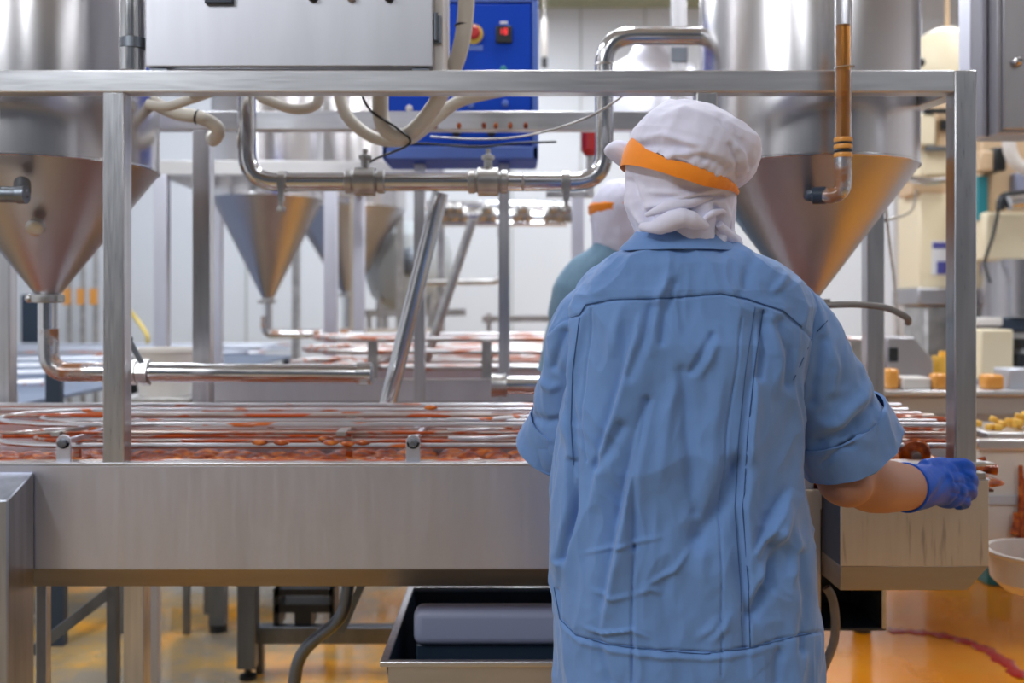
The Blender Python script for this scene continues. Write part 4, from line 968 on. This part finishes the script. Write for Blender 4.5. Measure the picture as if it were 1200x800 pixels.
put('shell', MB().lathe([(.02, -.36), (.16, -.32), (.27, -.22), (.33, -.05), (.33, .1), (.30, .22), (.2, .30), (.02, .33)], cT, (0, 0, 1), 40), mat('pale_tank', (.50, .54, .56), .35), o)
for a in (.7, 2.4, 3.9, 5.5):
    x, y = cT.x+.26*math.cos(a), 7.4+.26*math.sin(a); put('leg', MB().tube([(x, y, 0), (x, y, cT.z-.1)], .025, 10), M['cast'], o)
put('hatch', MB().lathe([(.10, 0), (.10, .03), (.04, .05)], cT+Vector((.05, -.30, .02)), (0.1, -1, 0), 24), M['dark_steel'], o)
# pipe bridge behind the couplings
pb = thing('rear_pipe_bridge', 'pipework of thin steel tubes across the wall behind the couplings', 'pipework', P(590, 260, 5.6))
for (y0_, r_, x0_, x1_, Y_) in ((254, .034, 512, 668, 5.6), (241, .026, 500, 672, 5.65), (262, .014, 520, 664, 5.55)):
    put('tube', MB().tube([P(x0_, y0_, Y_), P(x1_, y0_, Y_)], r_, 14), M['pipe'], pb)
for x_ in (526, 537, 571, 612, 648, 661):
    put('valve', MB().lathe([(.04, -.05), (.045, -.03), (.03, 0), (.045, .03), (.04, .05)], P(x_, 252, 5.55), (1, 0, 0), 14).ball(P(x_, 244, 5.5), .03), M['cast'], pb)
put('drop_tube', MB().tube(elbowed([P(587, 262, 5.6), P(588, 330, 5.6), P(496, 331, 5.6)], .06), .017, 12), M['cast'], pb)
put('valve_stem', MB().box(P(583, 0, 5.58).x, P(592, 0, 5.58).x, 5.56, 5.6, P(0, 278, 5.58).z, P(0, 268, 5.58).z), M['cast'], pb)
put('upright', MB().box(P(670, 0, 5.5).x, P(684, 0, 5.5).x, 5.48, 5.54, 0, P(0, 226, 5.5).z), M['panel'], pb)
put('upright', MB().box(P(513, 0, 5.75).x, P(521, 0, 5.75).x, 5.73, 5.77, 0, P(0, 235, 5.75).z), M['cast'], pb)
sr = thing('wall_shelving', 'low steel shelf bars in front of the white wall', 'shelf', P(530, 372, 6.4))
put('bar', MB().bar(P(424, 367, 6.4), P(546, 366, 6.4), .05, .045), M['cast'], sr)
put('bar', MB().bar(P(565, 374, 6.4), P(690, 373, 6.4), .05, .04), M['cast'], sr)
put('bar', MB().bar(P(385, 391, 6.4), P(512, 391, 6.4), .06, .07), M['white_plastic'], sr)
put('bar', MB().bar(P(520, 394, 6.4), P(760, 394, 6.4), .06, .05), M['panel_h'], sr)
for px in (430, 505, 570, 680): put('upright', MB().box(P(px, 0, 6.42).x, P(px, 0, 6.42).x+.03, 6.41, 6.44, 0, P(0, 367, 6.42).z), M['cast'], sr)
# bits above the blue cabinet and at the top
pg = put('hanging_pendant', MB().lathe([(.014, 0), (.022, .03), (.022, .22), (.012, .26), (.003, .28), (.003, 2.3)], P(638, 68, 6.5), (0, 0, 1), 16), M['white_plastic'])
tag(pg, 'pale hanging control pendant right of the blue cabinet', 'pendant')
put('tip', MB().lathe([(.02, -.06), (.02, 0)], P(638, 68, 6.5), (0, 0, 1), 16), M['black'], pg)
bp_ = thing('background_post', 'grey upright seen behind the horizontal pipe left of the right hopper', 'post', (P(797, 0, 3.7).x, 3.7, 0))
put('post', MB().box(P(788, 0, 3.7).x, P(805, 0, 3.7).x, 3.7, 3.76, 0, 3.2), M['steel_v'], bp_, .003)
put('splice_plate', MB().box(P(787, 0, 3.69).x, P(806, 0, 3.69).x, 3.69, 3.7, P(0, 72, 3.69).z, P(0, 55, 3.69).z), M['dark_steel'], bp_)
hs = thing('heap_machine', 'low grey machine top above the beam, left of the right hopper', 'machine', (P(765, 0, 6.5).x, 6.5, 0))
cM = P(762, 88, 6.5)
put('hood', MB().lathe([(.34, -.30), (.34, -.06), (.28, .04), (.14, .12), (.10, .2), (.02, .22)], cM, (0, 0, 1), 32), M['panel'], hs)
put('column', MB().box(cM.x-.12, cM.x+.12, 6.4, 6.6, 0, cM.z-.2), M['panel'], hs)
rd = put('red_valve', MB().lathe([(.02, -.06), (.035, -.04), (.035, .04), (.02, .06)], P(692, 163, 3.6), (0, 0, 1), 16), M['red'])
tag(rd, 'small red valve left of the vertical drop of the thick pipe', 'valve')
put('holder', MB().box(P(692, 0, 3.6).x-.012, P(692, 0, 3.6).x+.012, 3.59, 3.66, P(0, 230, 3.6).z, P(0, 150, 3.6).z).bar(P(692, 228, 3.64), P(640, 228, 3.64), .02, .02), M['cast'], rd)

# ------------------------------------------------------------ machines at the right
cab = thing('control_cabinet', 'grey steel control cabinet at the upper right edge, hung from the ceiling', 'control cabinet', (1.8, 3.1, P(0, 158, 3.0).z))
X0 = P(1169, 0, 3.0).x; zc0 = P(0, 157, 3.0).z
put('body', MB().box(X0, X0+.5, 3.0, 3.14, zc0, 2.7), M['grey_box'], cab, .004)
put('door', MB().box(X0+.012, X0+.49, 2.985, 3.0, zc0+.012, 2.69), M['grey_box'], cab, .004)
put('door_knob', MB().lathe([(.016, 0), (.016, .01), (.011, .02), (.006, .024)], P(1191, 73, 2.985), (0, -1, 0), 20), M['pipe'], cab)
put('ceiling_arm', MB().box(X0+.2, X0+.26, 3.04, 3.10, 2.7, RZ), M['steel_v'], cab)
put('back_flange', MB().box(X0-.055, X0-.002, 3.06, 3.14, zc0, 2.7), M['panel'], cab, .003)

m1 = thing('filling_machine', 'cream filling machine with a domed hood left of the right front post', 'machine', (P(1110, 0, 5.2).x, 5.3, 0))
Yk = 5.2
def bpx(x0, x1, y0, y1, Y, d, mb=None): return (mb or MB()).box(P(x0, 0, Y).x, P(x1, 0, Y).x, Y, Y+d, P(0, y1, Y).z, P(0, y0, Y).z)
put('column', bpx(1078, 1150, 226, 338, Yk, .3), M['cream'], m1, .01)
put('base_block', bpx(1076, 1150, 337, 358, Yk-.03, .36), M['grey_box'], m1, .01)
put('plinth', MB().box(P(1085, 0, Yk).x, P(1150, 0, Yk).x, Yk, Yk+.3, 0, P(0, 358, Yk).z), M['cast'], m1, .01)
lb = put('label', bpx(1092, 1114, 282, 322, Yk-.004, .004), M['label'], m1)
put('label_print', bpx(1093, 1113, 284, 291, Yk-.006, .002).add([], []), M['label_blue'], lb)
put('label_print', bpx(1098, 1113, 306, 321, Yk-.006, .002), M['label_blue'], lb)
cD = P(1108, 84, Yk+.2)
hr_ = .165; prof = [(.19, -.06), (.19, 0), (.185, .08), (.165, .14), (.13, .19), (.07, .225), (.01, .24)]
put('dome_hood', MB().lathe(prof, cD, (0, 0, 1), 40), M['cream'], m1)
put('hood_rod', MB().tube([cD+Vector((.01, 0, .23)), cD+Vector((.01, 0, .9))], .012, 10), M['cream2'], m1)
for px, py in ((1077, 74), (1130, 77)): put('hood_knob', MB().lathe([(.02, 0), (.026, .02), (.012, .04)], P(px, py, Yk+.02), (0, -1, 0), 16), M['black'], m1)
put('filler_block', bpx(1064, 1098, 132, 172, Yk-.05, .2), M['cream'], m1, .02)
put('filler_block', bpx(1080, 1112, 170, 207, Yk-.02, .2), M['cream'], m1, .02)
put('gear_block', bpx(1098, 1118, 122, 190, Yk, .2), M['cream2'], m1, .01)
put('gear_block', bpx(1070, 1114, 206, 228, Yk, .2), M['cream2'], m1, .01)
put('sensor', bpx(1104, 1113, 140, 152, Yk-.03, .03), M['black'], m1)
put('cross_bar', bpx(1084, 1114, 127, 132, Yk-.06, .03), M['black'], m1)
put('cross_bar', bpx(1086, 1116, 171, 176, Yk-.06, .03), M['dark_steel'], m1)
put('neck', MB().lathe([(.10, -.62), (.10, -.06)], cD, (0, 0, 1), 24), M['cream2'], m1)
put('tube', MB().tube([P(1060, 208, Yk-.06), P(1085, 213, Yk-.06), P(1112, 211, Yk-.06)], .022, 12, smooth=5), M['pipe'], m1)
wc = put('white_column', MB().box(P(1046, 0, 5.9).x, P(1080, 0, 5.9).x, 5.9, 6.1, 0, 3.0), M['wall'], None, .01)
tag(wc, 'white square column behind the right rear post', 'column')
put('joint', MB().box(P(1060, 0, 5.9).x, P(1061, 0, 5.9).x, 5.895, 5.9, 0, 3.0), M['seam'], wc)
hose('thin_cable', 'thin dark cable hanging in front of the white column', [P(1038, 240, 3.07), P(1043, 290, 3.4), P(1048, 330, 3.7), P(1052, 376, 3.95), P(1053, 400, 3.97)], .005, 'cast')
hose('thin_cable', 'thin curved grey cable at the top of the white column', [P(1038, 258, 3.06), P(1046, 256, 3.6), P(1060, 252, 4.6), P(1070, 244, 5.0), P(1074, 222, 5.18)], .006, 'cast')

m2 = thing('depositing_machine', 'cream machine with a steel drum right of the right front post', 'machine', (P(1185, 0, 4.95).x, 5.05, 0))
Yk = 4.82
put('gear_panel', bpx(1150, 1215, 160, 250, Yk+.1, .15), M['cream2'], m2, .01)
put('teal_panel', bpx(1146, 1158, 206, 258, Yk+.05, .04), M['teal'], m2, .004)
put('cream_block', bpx(1154, 1225, 248, 305, Yk, .3), M['cream'], m2, .015)
put('dark_motor', bpx(1166, 1180, 172, 200, Yk-.04, .14), M['black'], m2, .01)
put('blue_cover', bpx(1190, 1215, 202, 224, Yk+.04, .06), M['crate'], m2, .01)
put('tan_block', bpx(1150, 1172, 176, 200, Yk-.02, .1), M['cream2'], m2, .01)
cd = P(1195, 305, Yk+.12); rD = 45/F*Yk
put('steel_drum', MB().lathe([(rD, P(0, 371, Yk).z-cd.z), (rD, 0)], cd, (0, 0, 1), 48), M['mirror'], m2)
put('black_pipe', MB().tube(elbowed([P(1172, 246, Yk-.06), P(1174, 230, Yk-.06), P(1225, 226, Yk-.06)], .05), .022, 14), M['black'], m2)
put('steel_pipe', MB().tube([P(1182, 238, Yk-.12), P(1225, 233, Yk-.12)], .034, 16), M['pipe'], m2)
put('black_cable', MB().tube([P(1170, 246, Yk-.03), P(1164, 275, Yk-.03), P(1157, 296, Yk-.03), P(1154, 310, Yk-.03), P(1160, 330, Yk-.14)], .008, 8, smooth=5), M['black'], m2)
put('white_hose', MB().tube([P(1182, 162, Yk-.1), P(1184, 178, Yk-.1), P(1192, 192, Yk-.1), P(1206, 200, Yk-.1)], .03, 14, smooth=6), M['white_plastic'], m2)
put('base_tray', bpx(1172, 1230, 372, 388, Yk-.02, .4), M['navy'], m2, .01)
put('pedestal', MB().box(P(1176, 0, Yk).x, P(1225, 0, Yk).x, Yk, Yk+.3, 0, P(0, 388, Yk).z), M['cast'], m2, .01)
put('white_flange', bpx(1146, 1176, 372, 382, Yk-.05, .1), M['white_plastic'], m2, .01)

# things standing on the second conveyor at the right
tb = thing('packing_shelf', 'steel shelf behind the right front post carrying trays and jelly blocks', 'shelf', (1.95, 3.72, 0))
zs_ = P(0, 455, 3.7).z
put('shelf_top', MB().box(1.1, 2.5, 3.60, 3.86, zs_-.02, zs_), M['steel'], tb, .003)
put('apron', MB().box(1.38, 2.48, 3.66, 3.68, zs_-.095, zs_-.03), M['panel_h'], tb, .002)
put('lower_bar', MB().box(1.36, 2.5, 3.60, 3.63, zs_-.15, zs_-.125), M['dark_steel'], tb, .002)
put('dark_pan', MB().box(1.40, 2.46, 3.62, 3.86, zs_-.36, zs_-.34), M['navy'], tb)
for x in (1.13, 2.46):
    put('leg', MB().box(x-.02, x+.02, 3.70, 3.74, 0, zs_-.02), M['dark_steel'], tb)
def block(name, label, cat, x0, x1, y0, y1, Y, d, mt, bev=.006, group=None):
    Yq = Y; h_ = P(0, y0, Yq).z-P(0, y1, Yq).z
    return tag(put(name, MB().box(P(x0, 0, Yq).x, P(x1, 0, Yq).x, Yq, Yq+d, zs_, zs_+h_), M[mt], None, bev), label, cat, group)
block('jelly_block', 'orange jelly block at the left end of the packing shelf', 'jelly', 1040, 1055, 427, 451, 3.66, .06, 'candy_orange', .012)
block('jelly_block', 'orange jelly block touching the left side of the right front post', 'jelly', 1095, 1113, 432, 451, 3.63, .06, 'candy_orange', .012)
block('jelly_block', 'orange jelly block just right of the right front post', 'jelly', 1156, 1178, 434, 452, 3.63, .07, 'candy_orange', .012)
block('white_tray', 'white tray between the jelly blocks left of the front post', 'tray', 1058, 1092, 438, 452, 3.65, .12, 'white_plastic', .006)
t_ = block('white_tray', 'pale tray at the right edge of the packing shelf', 'tray', 1182, 1215, 428, 452, 3.66, .12, 'rod_white', .006)
sc_ = thing('weighing_unit', 'grey sloping housing with a dark opening on the second conveyor', 'machine', P(1062, 440, 4.0))
zq0, zq1, zq2 = zr+.006, P(0, 394, 4.0).z, P(0, 412, 4.0).z
xa, xb, xc = P(1040, 0, 3.90).x, P(1072, 0, 3.90).x, P(1094, 0, 3.90).x
put('housing', MB().prism([(xa, 3.90, zq0), (xc, 3.90, zq0), (xc, 3.90, zq2-.03), (xb, 3.90, zq1), (xa, 3.90, zq1)], (0, .25, 0)), M['grey_box'], sc_, .006)
put('opening', bpx(1042, 1053, 407, 424, 3.892, .01), M['black'], sc_, .003)
o = put('cream_box', MB().box(P(1150, 0, 3.95).x, P(1188, 0, 3.95).x, 3.95, 4.15, zr, P(0, 386, 3.95).z), M['cream'], None, .008); tag(o, 'cream box on the second conveyor right of the front post', 'box')
o = put('black_motor', MB().lathe([(.05, 0), (.05, .10), (.03, .12), (.03, .16)], (P(1197, 0, 4.0).x, 4.0, zr+.001), seg=24), M['black']); tag(o, 'short black motor behind the right end of the packing shelf', 'motor')
o = put('gold_roll', MB().lathe([(.045, 0), (.045, .09), (.02, .09), (.02, .11)], (P(1106, 0, 3.98).x, 3.98, zr+.001), seg=24), M['candy']); tag(o, 'golden roll standing on the second conveyor beside the grey housing', 'roll')
# heap of candies: one by one
cnd = []
hx = P(1185, 0, 3.2).x
ct = thing('candy_tray', 'steel tray heaped with yellow candies at the right edge', 'tray', (hx+.05, 3.2, .80))
zt_ = P(0, 504, 3.12).z
put('tray', MB().box(hx-.12, hx+.30, 3.10, 3.40, zt_-.03, zt_-.005), M['steel'], ct, .004)
put('tray_stand', MB().box(hx+.08, hx+.12, 3.2, 3.24, 0, zt_-.03).box(hx+.24, hx+.28, 3.2, 3.24, 0, zt_-.03), M['dark_steel'], ct)
random.seed(3); k = 0
bm_ = MB().box(-.013, .013, -.011, .011, 0, .018)
first = None
for lay, n_ in ((0, 26), (1, 16), (2, 8)):
    for i in range(n_):
        x = hx+.06+random.uniform(-.15+.035*lay, .17-.035*lay); y = 3.14+random.uniform(0, .18-.03*lay); 
        if first is None:
            first = put('candy', MB().box(x-.013, x+.013, y-.011, y+.011, zt_-.005, zt_+.013), M['candy'], None, .004); o = first
        else:
            o = first.copy(); COL.objects.link(o); o.location = (x, y, zt_-.005+lay*.017); o.rotation_euler = (random.uniform(-.3, .3)*lay, random.uniform(-.3, .3)*lay, random.uniform(0, 3))
        tag(o, 'small yellow candy in the heap on the tray at the right edge', 'candy', 'yellow candies on the tray')
# white side panel, bowl on a stand
wp = thing('white_conveyor', 'white sided conveyor end with orange drips at the right edge', 'conveyor', (1.7, 2.98, 0))
z5 = P(0, 514, 2.95).z
xw0 = P(1150, 0, 2.95).x
put('side_panel', MB().box(xw0, xw0+.5, 2.95, 2.96, .56, z5-.03), M['white_plastic'], wp)
put('rim', MB().box(xw0-.02, xw0+.5, 2.93, 2.97, z5-.03, z5), M['rod'], wp, .004)
put('end_panel', MB().box(xw0, xw0+.01, 2.96, 3.06, .56, z5-.03), M['white_plastic'], wp)
put('middle_rib', MB().box(xw0, xw0+.5, 2.94, 2.95, P(0, 590, 2.95).z, P(0, 580, 2.95).z), M['rod_white'], wp)
for x in (xw0+.26, xw0+.45): put('leg', MB().box(x-.02, x+.02, 2.98, 3.02, 0, .57), M['white_plastic'], wp)
for i, (px, ya, yb) in enumerate(((1196, 545, 640), (1190, 600, 625), (1199, 560, 630))):
    tag(put('syrup_run', MB().tube([P(px, ya, 2.935), P(px+1, (ya+yb)/2, 2.933), P(px-1, yb, 2.935)], [.006, .010, .013], 10, smooth=4), M['syrup']), ('longest', 'shortest', 'rightmost')[i]+' orange syrup run on the white conveyor side', 'drip', 'syrup runs on the white conveyor')
bw = thing('bowl_stand', 'white bowl on a thin stand at the lower right edge', 'bowl', (P(1222, 0, 2.75).x, 2.75, 0))
cb_ = (P(1222, 0, 2.75).x, 2.75, 0); zA, zB = P(0, 645, 2.75).z, P(0, 692, 2.75).z
put('bowl', MB().lathe([(.05, zB-.01), (.10, zB), (.132, zB+.03), (.142, zA-.012), (.150, zA-.006), (.150, zA), (.135, zA), (.125, zB+.03), (.02, zB+.015)], cb_, seg=48), M['white_plastic'], bw)
put('stand', MB().lathe([(.10, 0), (.10, .01), (.02, .03), (.016, zB-.01)], cb_, seg=24), M['pipe'], bw)
o = put('bowl_syrup', MB().lathe([(.001, zB+.03), (.12, zB+.05), (.10, zB+.058), (.001, zB+.062)], cb_, seg=30), M['syrup']); tag(o, 'dark red syrup inside the white bowl', 'syrup')
tl = put('teal_bin', MB().box(P(1140, 0, 4.7).x, P(1168, 0, 4.7).x, 4.55, 4.7, 0, P(0, 640, 4.6).z), M['teal'], None, .01); tag(tl, 'small teal bin on the floor beyond the corner of the drain box', 'bin')

# ------------------------------------------------------------ under the nearest conveyor
ca = thing('sink_cart', 'steel cart with an open flared tub under the conveyor beside the worker', 'cart', (-.02, 2.55, 0))
xL0, xL1, yA, yB, zT = P(452, 0, 2.25).x, .26, 2.25, 2.84, P(0, 776, 2.25).z
wal = MB(); i_ = .03; zB_ = .26
def wallq(a, b, c, d, t): wal.prism([a, b, c, d], t)
wallq((xL0, yA, zT), (xL1, yA, zT), (xL1-i_, yA+i_, zB_), (xL0+i_, yA+i_, zB_), (0, .006, 0))
wallq((xL0, yB, zT), (xL1, yB, zT), (xL1-i_, yB-i_, zB_), (xL0+i_, yB-i_, zB_), (0, .006, 0))
wallq((xL0, yA, zT), (xL0, yB, zT), (xL0+i_, yB-i_, zB_), (xL0+i_, yA+i_, zB_), (.006, 0, 0))
wallq((xL1, yA, zT), (xL1, yB, zT), (xL1-i_, yB-i_, zB_), (xL1-i_, yA+i_, zB_), (-.006, 0, 0))
wal.box(xL0+i_, xL1-i_, yA+i_, yB-i_, zB_-.006, zB_)
put('tub', wal, M['navy'], ca)  # steel tub; the navy carries the darkness of its shaded inside
put('rim', MB().box(xL0-.012, xL1+.012, yA-.014, yA+.004, zT-.006, zT+.006).box(xL0-.012, xL0+.006, yA, yB, zT-.006, zT+.006).box(xL1-.006, xL1+.012, yA, yB, zT-.006, zT+.006).box(xL0-.012, xL1+.012, yB-.004, yB+.012, zT-.006, zT+.006), M['steel'], ca, .002)
put('front_apron', MB().box(xL0+.006, xL1, yA-.004, yA, .16, zT-.006), M['panel_h'], ca)
for x in (xL0+.04, xL1-.04):
    for y in (yA+.04, yB-.04):
        l_ = put('leg', MB().box(x-.014, x+.014, y-.014, y+.014, .09, .28), M['dark_steel'], ca)
        put('caster', MB().lathe([(.044, -.012), (.046, 0), (.044, .012)], (x, y, .046), (1, 0, 0), 20).box(x-.016, x+.016, y-.012, y+.012, .06, .095), M['black'], l_)
put('shaded_step', MB().box(xL0+.05, xL1-.05, 2.44, 2.60, zB_, P(0, 758, 2.42).z), M['navy'], ca, .004)  # support under the block, its dark colour painted as the tub's inner shade
tu = put('grey_block', MB().box(xL0+.045, xL1-.04, 2.42, 2.49, P(0, 758, 2.42).z, P(0, 714, 2.42).z), M['crate'], None, .022); tag(tu, 'blue-grey rounded plastic block resting on the dark shaded step in the sink cart', 'block')
tu.modifiers['bevel'].segments = 5
bb = thing('black_bin', 'black open bin hanging under the drain box, right of the blue shirt', 'bin', P(1000, 740, 2.5))
xa, xb = .72, P(1039, 0, 2.5).x
za = P(0, 739, 2.5).z; zb2 = P(0, 668, 2.5).z
put('back', MB().box(xa, xb, 2.72, 2.73, za, zb2+.1), M['black'], bb)
put('floor', MB().box(xa, xb, 2.5, 2.73, za, za+.008), M['navy'], bb, .002)
put('side', MB().box(xb-.012, xb, 2.5, 2.73, za, zb2+.1), M['cast'], bb, .002)
put('side', MB().box(xa, xa+.012, 2.5, 2.73, za, zb2+.1), M['black'], bb, .002)
put('top', MB().box(xa, xb, 2.5, 2.73, zb2+.1, zb2+.108), M['black'], bb)
hose('drain_hose', 'grey drain hose curving down right of the blue shirt', [P(968, 688, 2.42), P(975, 700, 2.42), P(979, 725, 2.42), P(977, 752, 2.42), P(967, 778, 2.42), P(958, 800, 2.42), Vector((.72, 2.42, .25)), Vector((.70, 2.45, .02))], .0105, 'grey_hose')
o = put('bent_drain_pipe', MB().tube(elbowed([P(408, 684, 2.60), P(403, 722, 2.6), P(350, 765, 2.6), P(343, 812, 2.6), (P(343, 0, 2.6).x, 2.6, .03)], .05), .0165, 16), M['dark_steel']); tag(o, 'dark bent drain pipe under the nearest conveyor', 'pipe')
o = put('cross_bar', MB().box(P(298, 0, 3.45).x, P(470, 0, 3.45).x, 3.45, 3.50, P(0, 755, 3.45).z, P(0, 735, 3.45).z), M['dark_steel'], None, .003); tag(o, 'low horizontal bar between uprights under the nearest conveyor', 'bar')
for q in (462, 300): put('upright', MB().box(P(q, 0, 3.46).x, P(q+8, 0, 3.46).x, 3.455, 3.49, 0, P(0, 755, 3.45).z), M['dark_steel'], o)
bk = thing('black_rack', 'small black slatted rack beyond the dark upright, under the conveyors', 'rack', P(355, 725, 3.46))
for (x0, x1, y0, y1) in ((322, 390, 690, 698), (322, 390, 708, 718), (320, 327, 690, 735), (386, 392, 690, 735), (345, 365, 718, 735)):
    put('slat', bpx(x0, x1, y0, y1, 3.47, .10), M['black'], bk)
o = put('grey_strap', MB().bar(P(424, 684, 2.70), P(400, 740, 2.70), .01, .02), M['dark_steel']); tag(o, 'slanting grey strip beside the bent drain pipe', 'strip')
# red streak of syrup on the orange floor
def G(px, py): Y = F*H/(py-HZ); return Vector(((px-600)/F*Y, Y, .002))
st_ = [G(1042, 739), G(1075, 741), G(1105, 745), G(1135, 753), G(1160, 764), G(1185, 782), G(1200, 796)]
st_ = catmull(st_, 8); mb_ = MB(); n_ = len(st_)
vs = []
for i, p in enumerate(st_):
    w2 = .030+.008*math.sin(i*.9)+.006*math.sin(i*2.1); t = (st_[min(i+1, n_-1)]-st_[max(i-1, 0)]).normalized(); nn = Vector((-t.y, t.x, 0)); vs += [p-nn*w2, p-nn*w2*.4+Vector((0, 0, .004)), p+nn*w2*.4+Vector((0, 0, .004)), p+nn*w2]
mb_.add(vs, [(i*4+j, i*4+j+1, i*4+j+5, i*4+j+4) for i in range(n_-1) for j in range(3)])
tag(put('red_syrup', mb_, mat('red_syrup', (.55, .03, .02), .12)), 'curved streak of red syrup on the orange wet floor', 'syrup', kind='stuff')
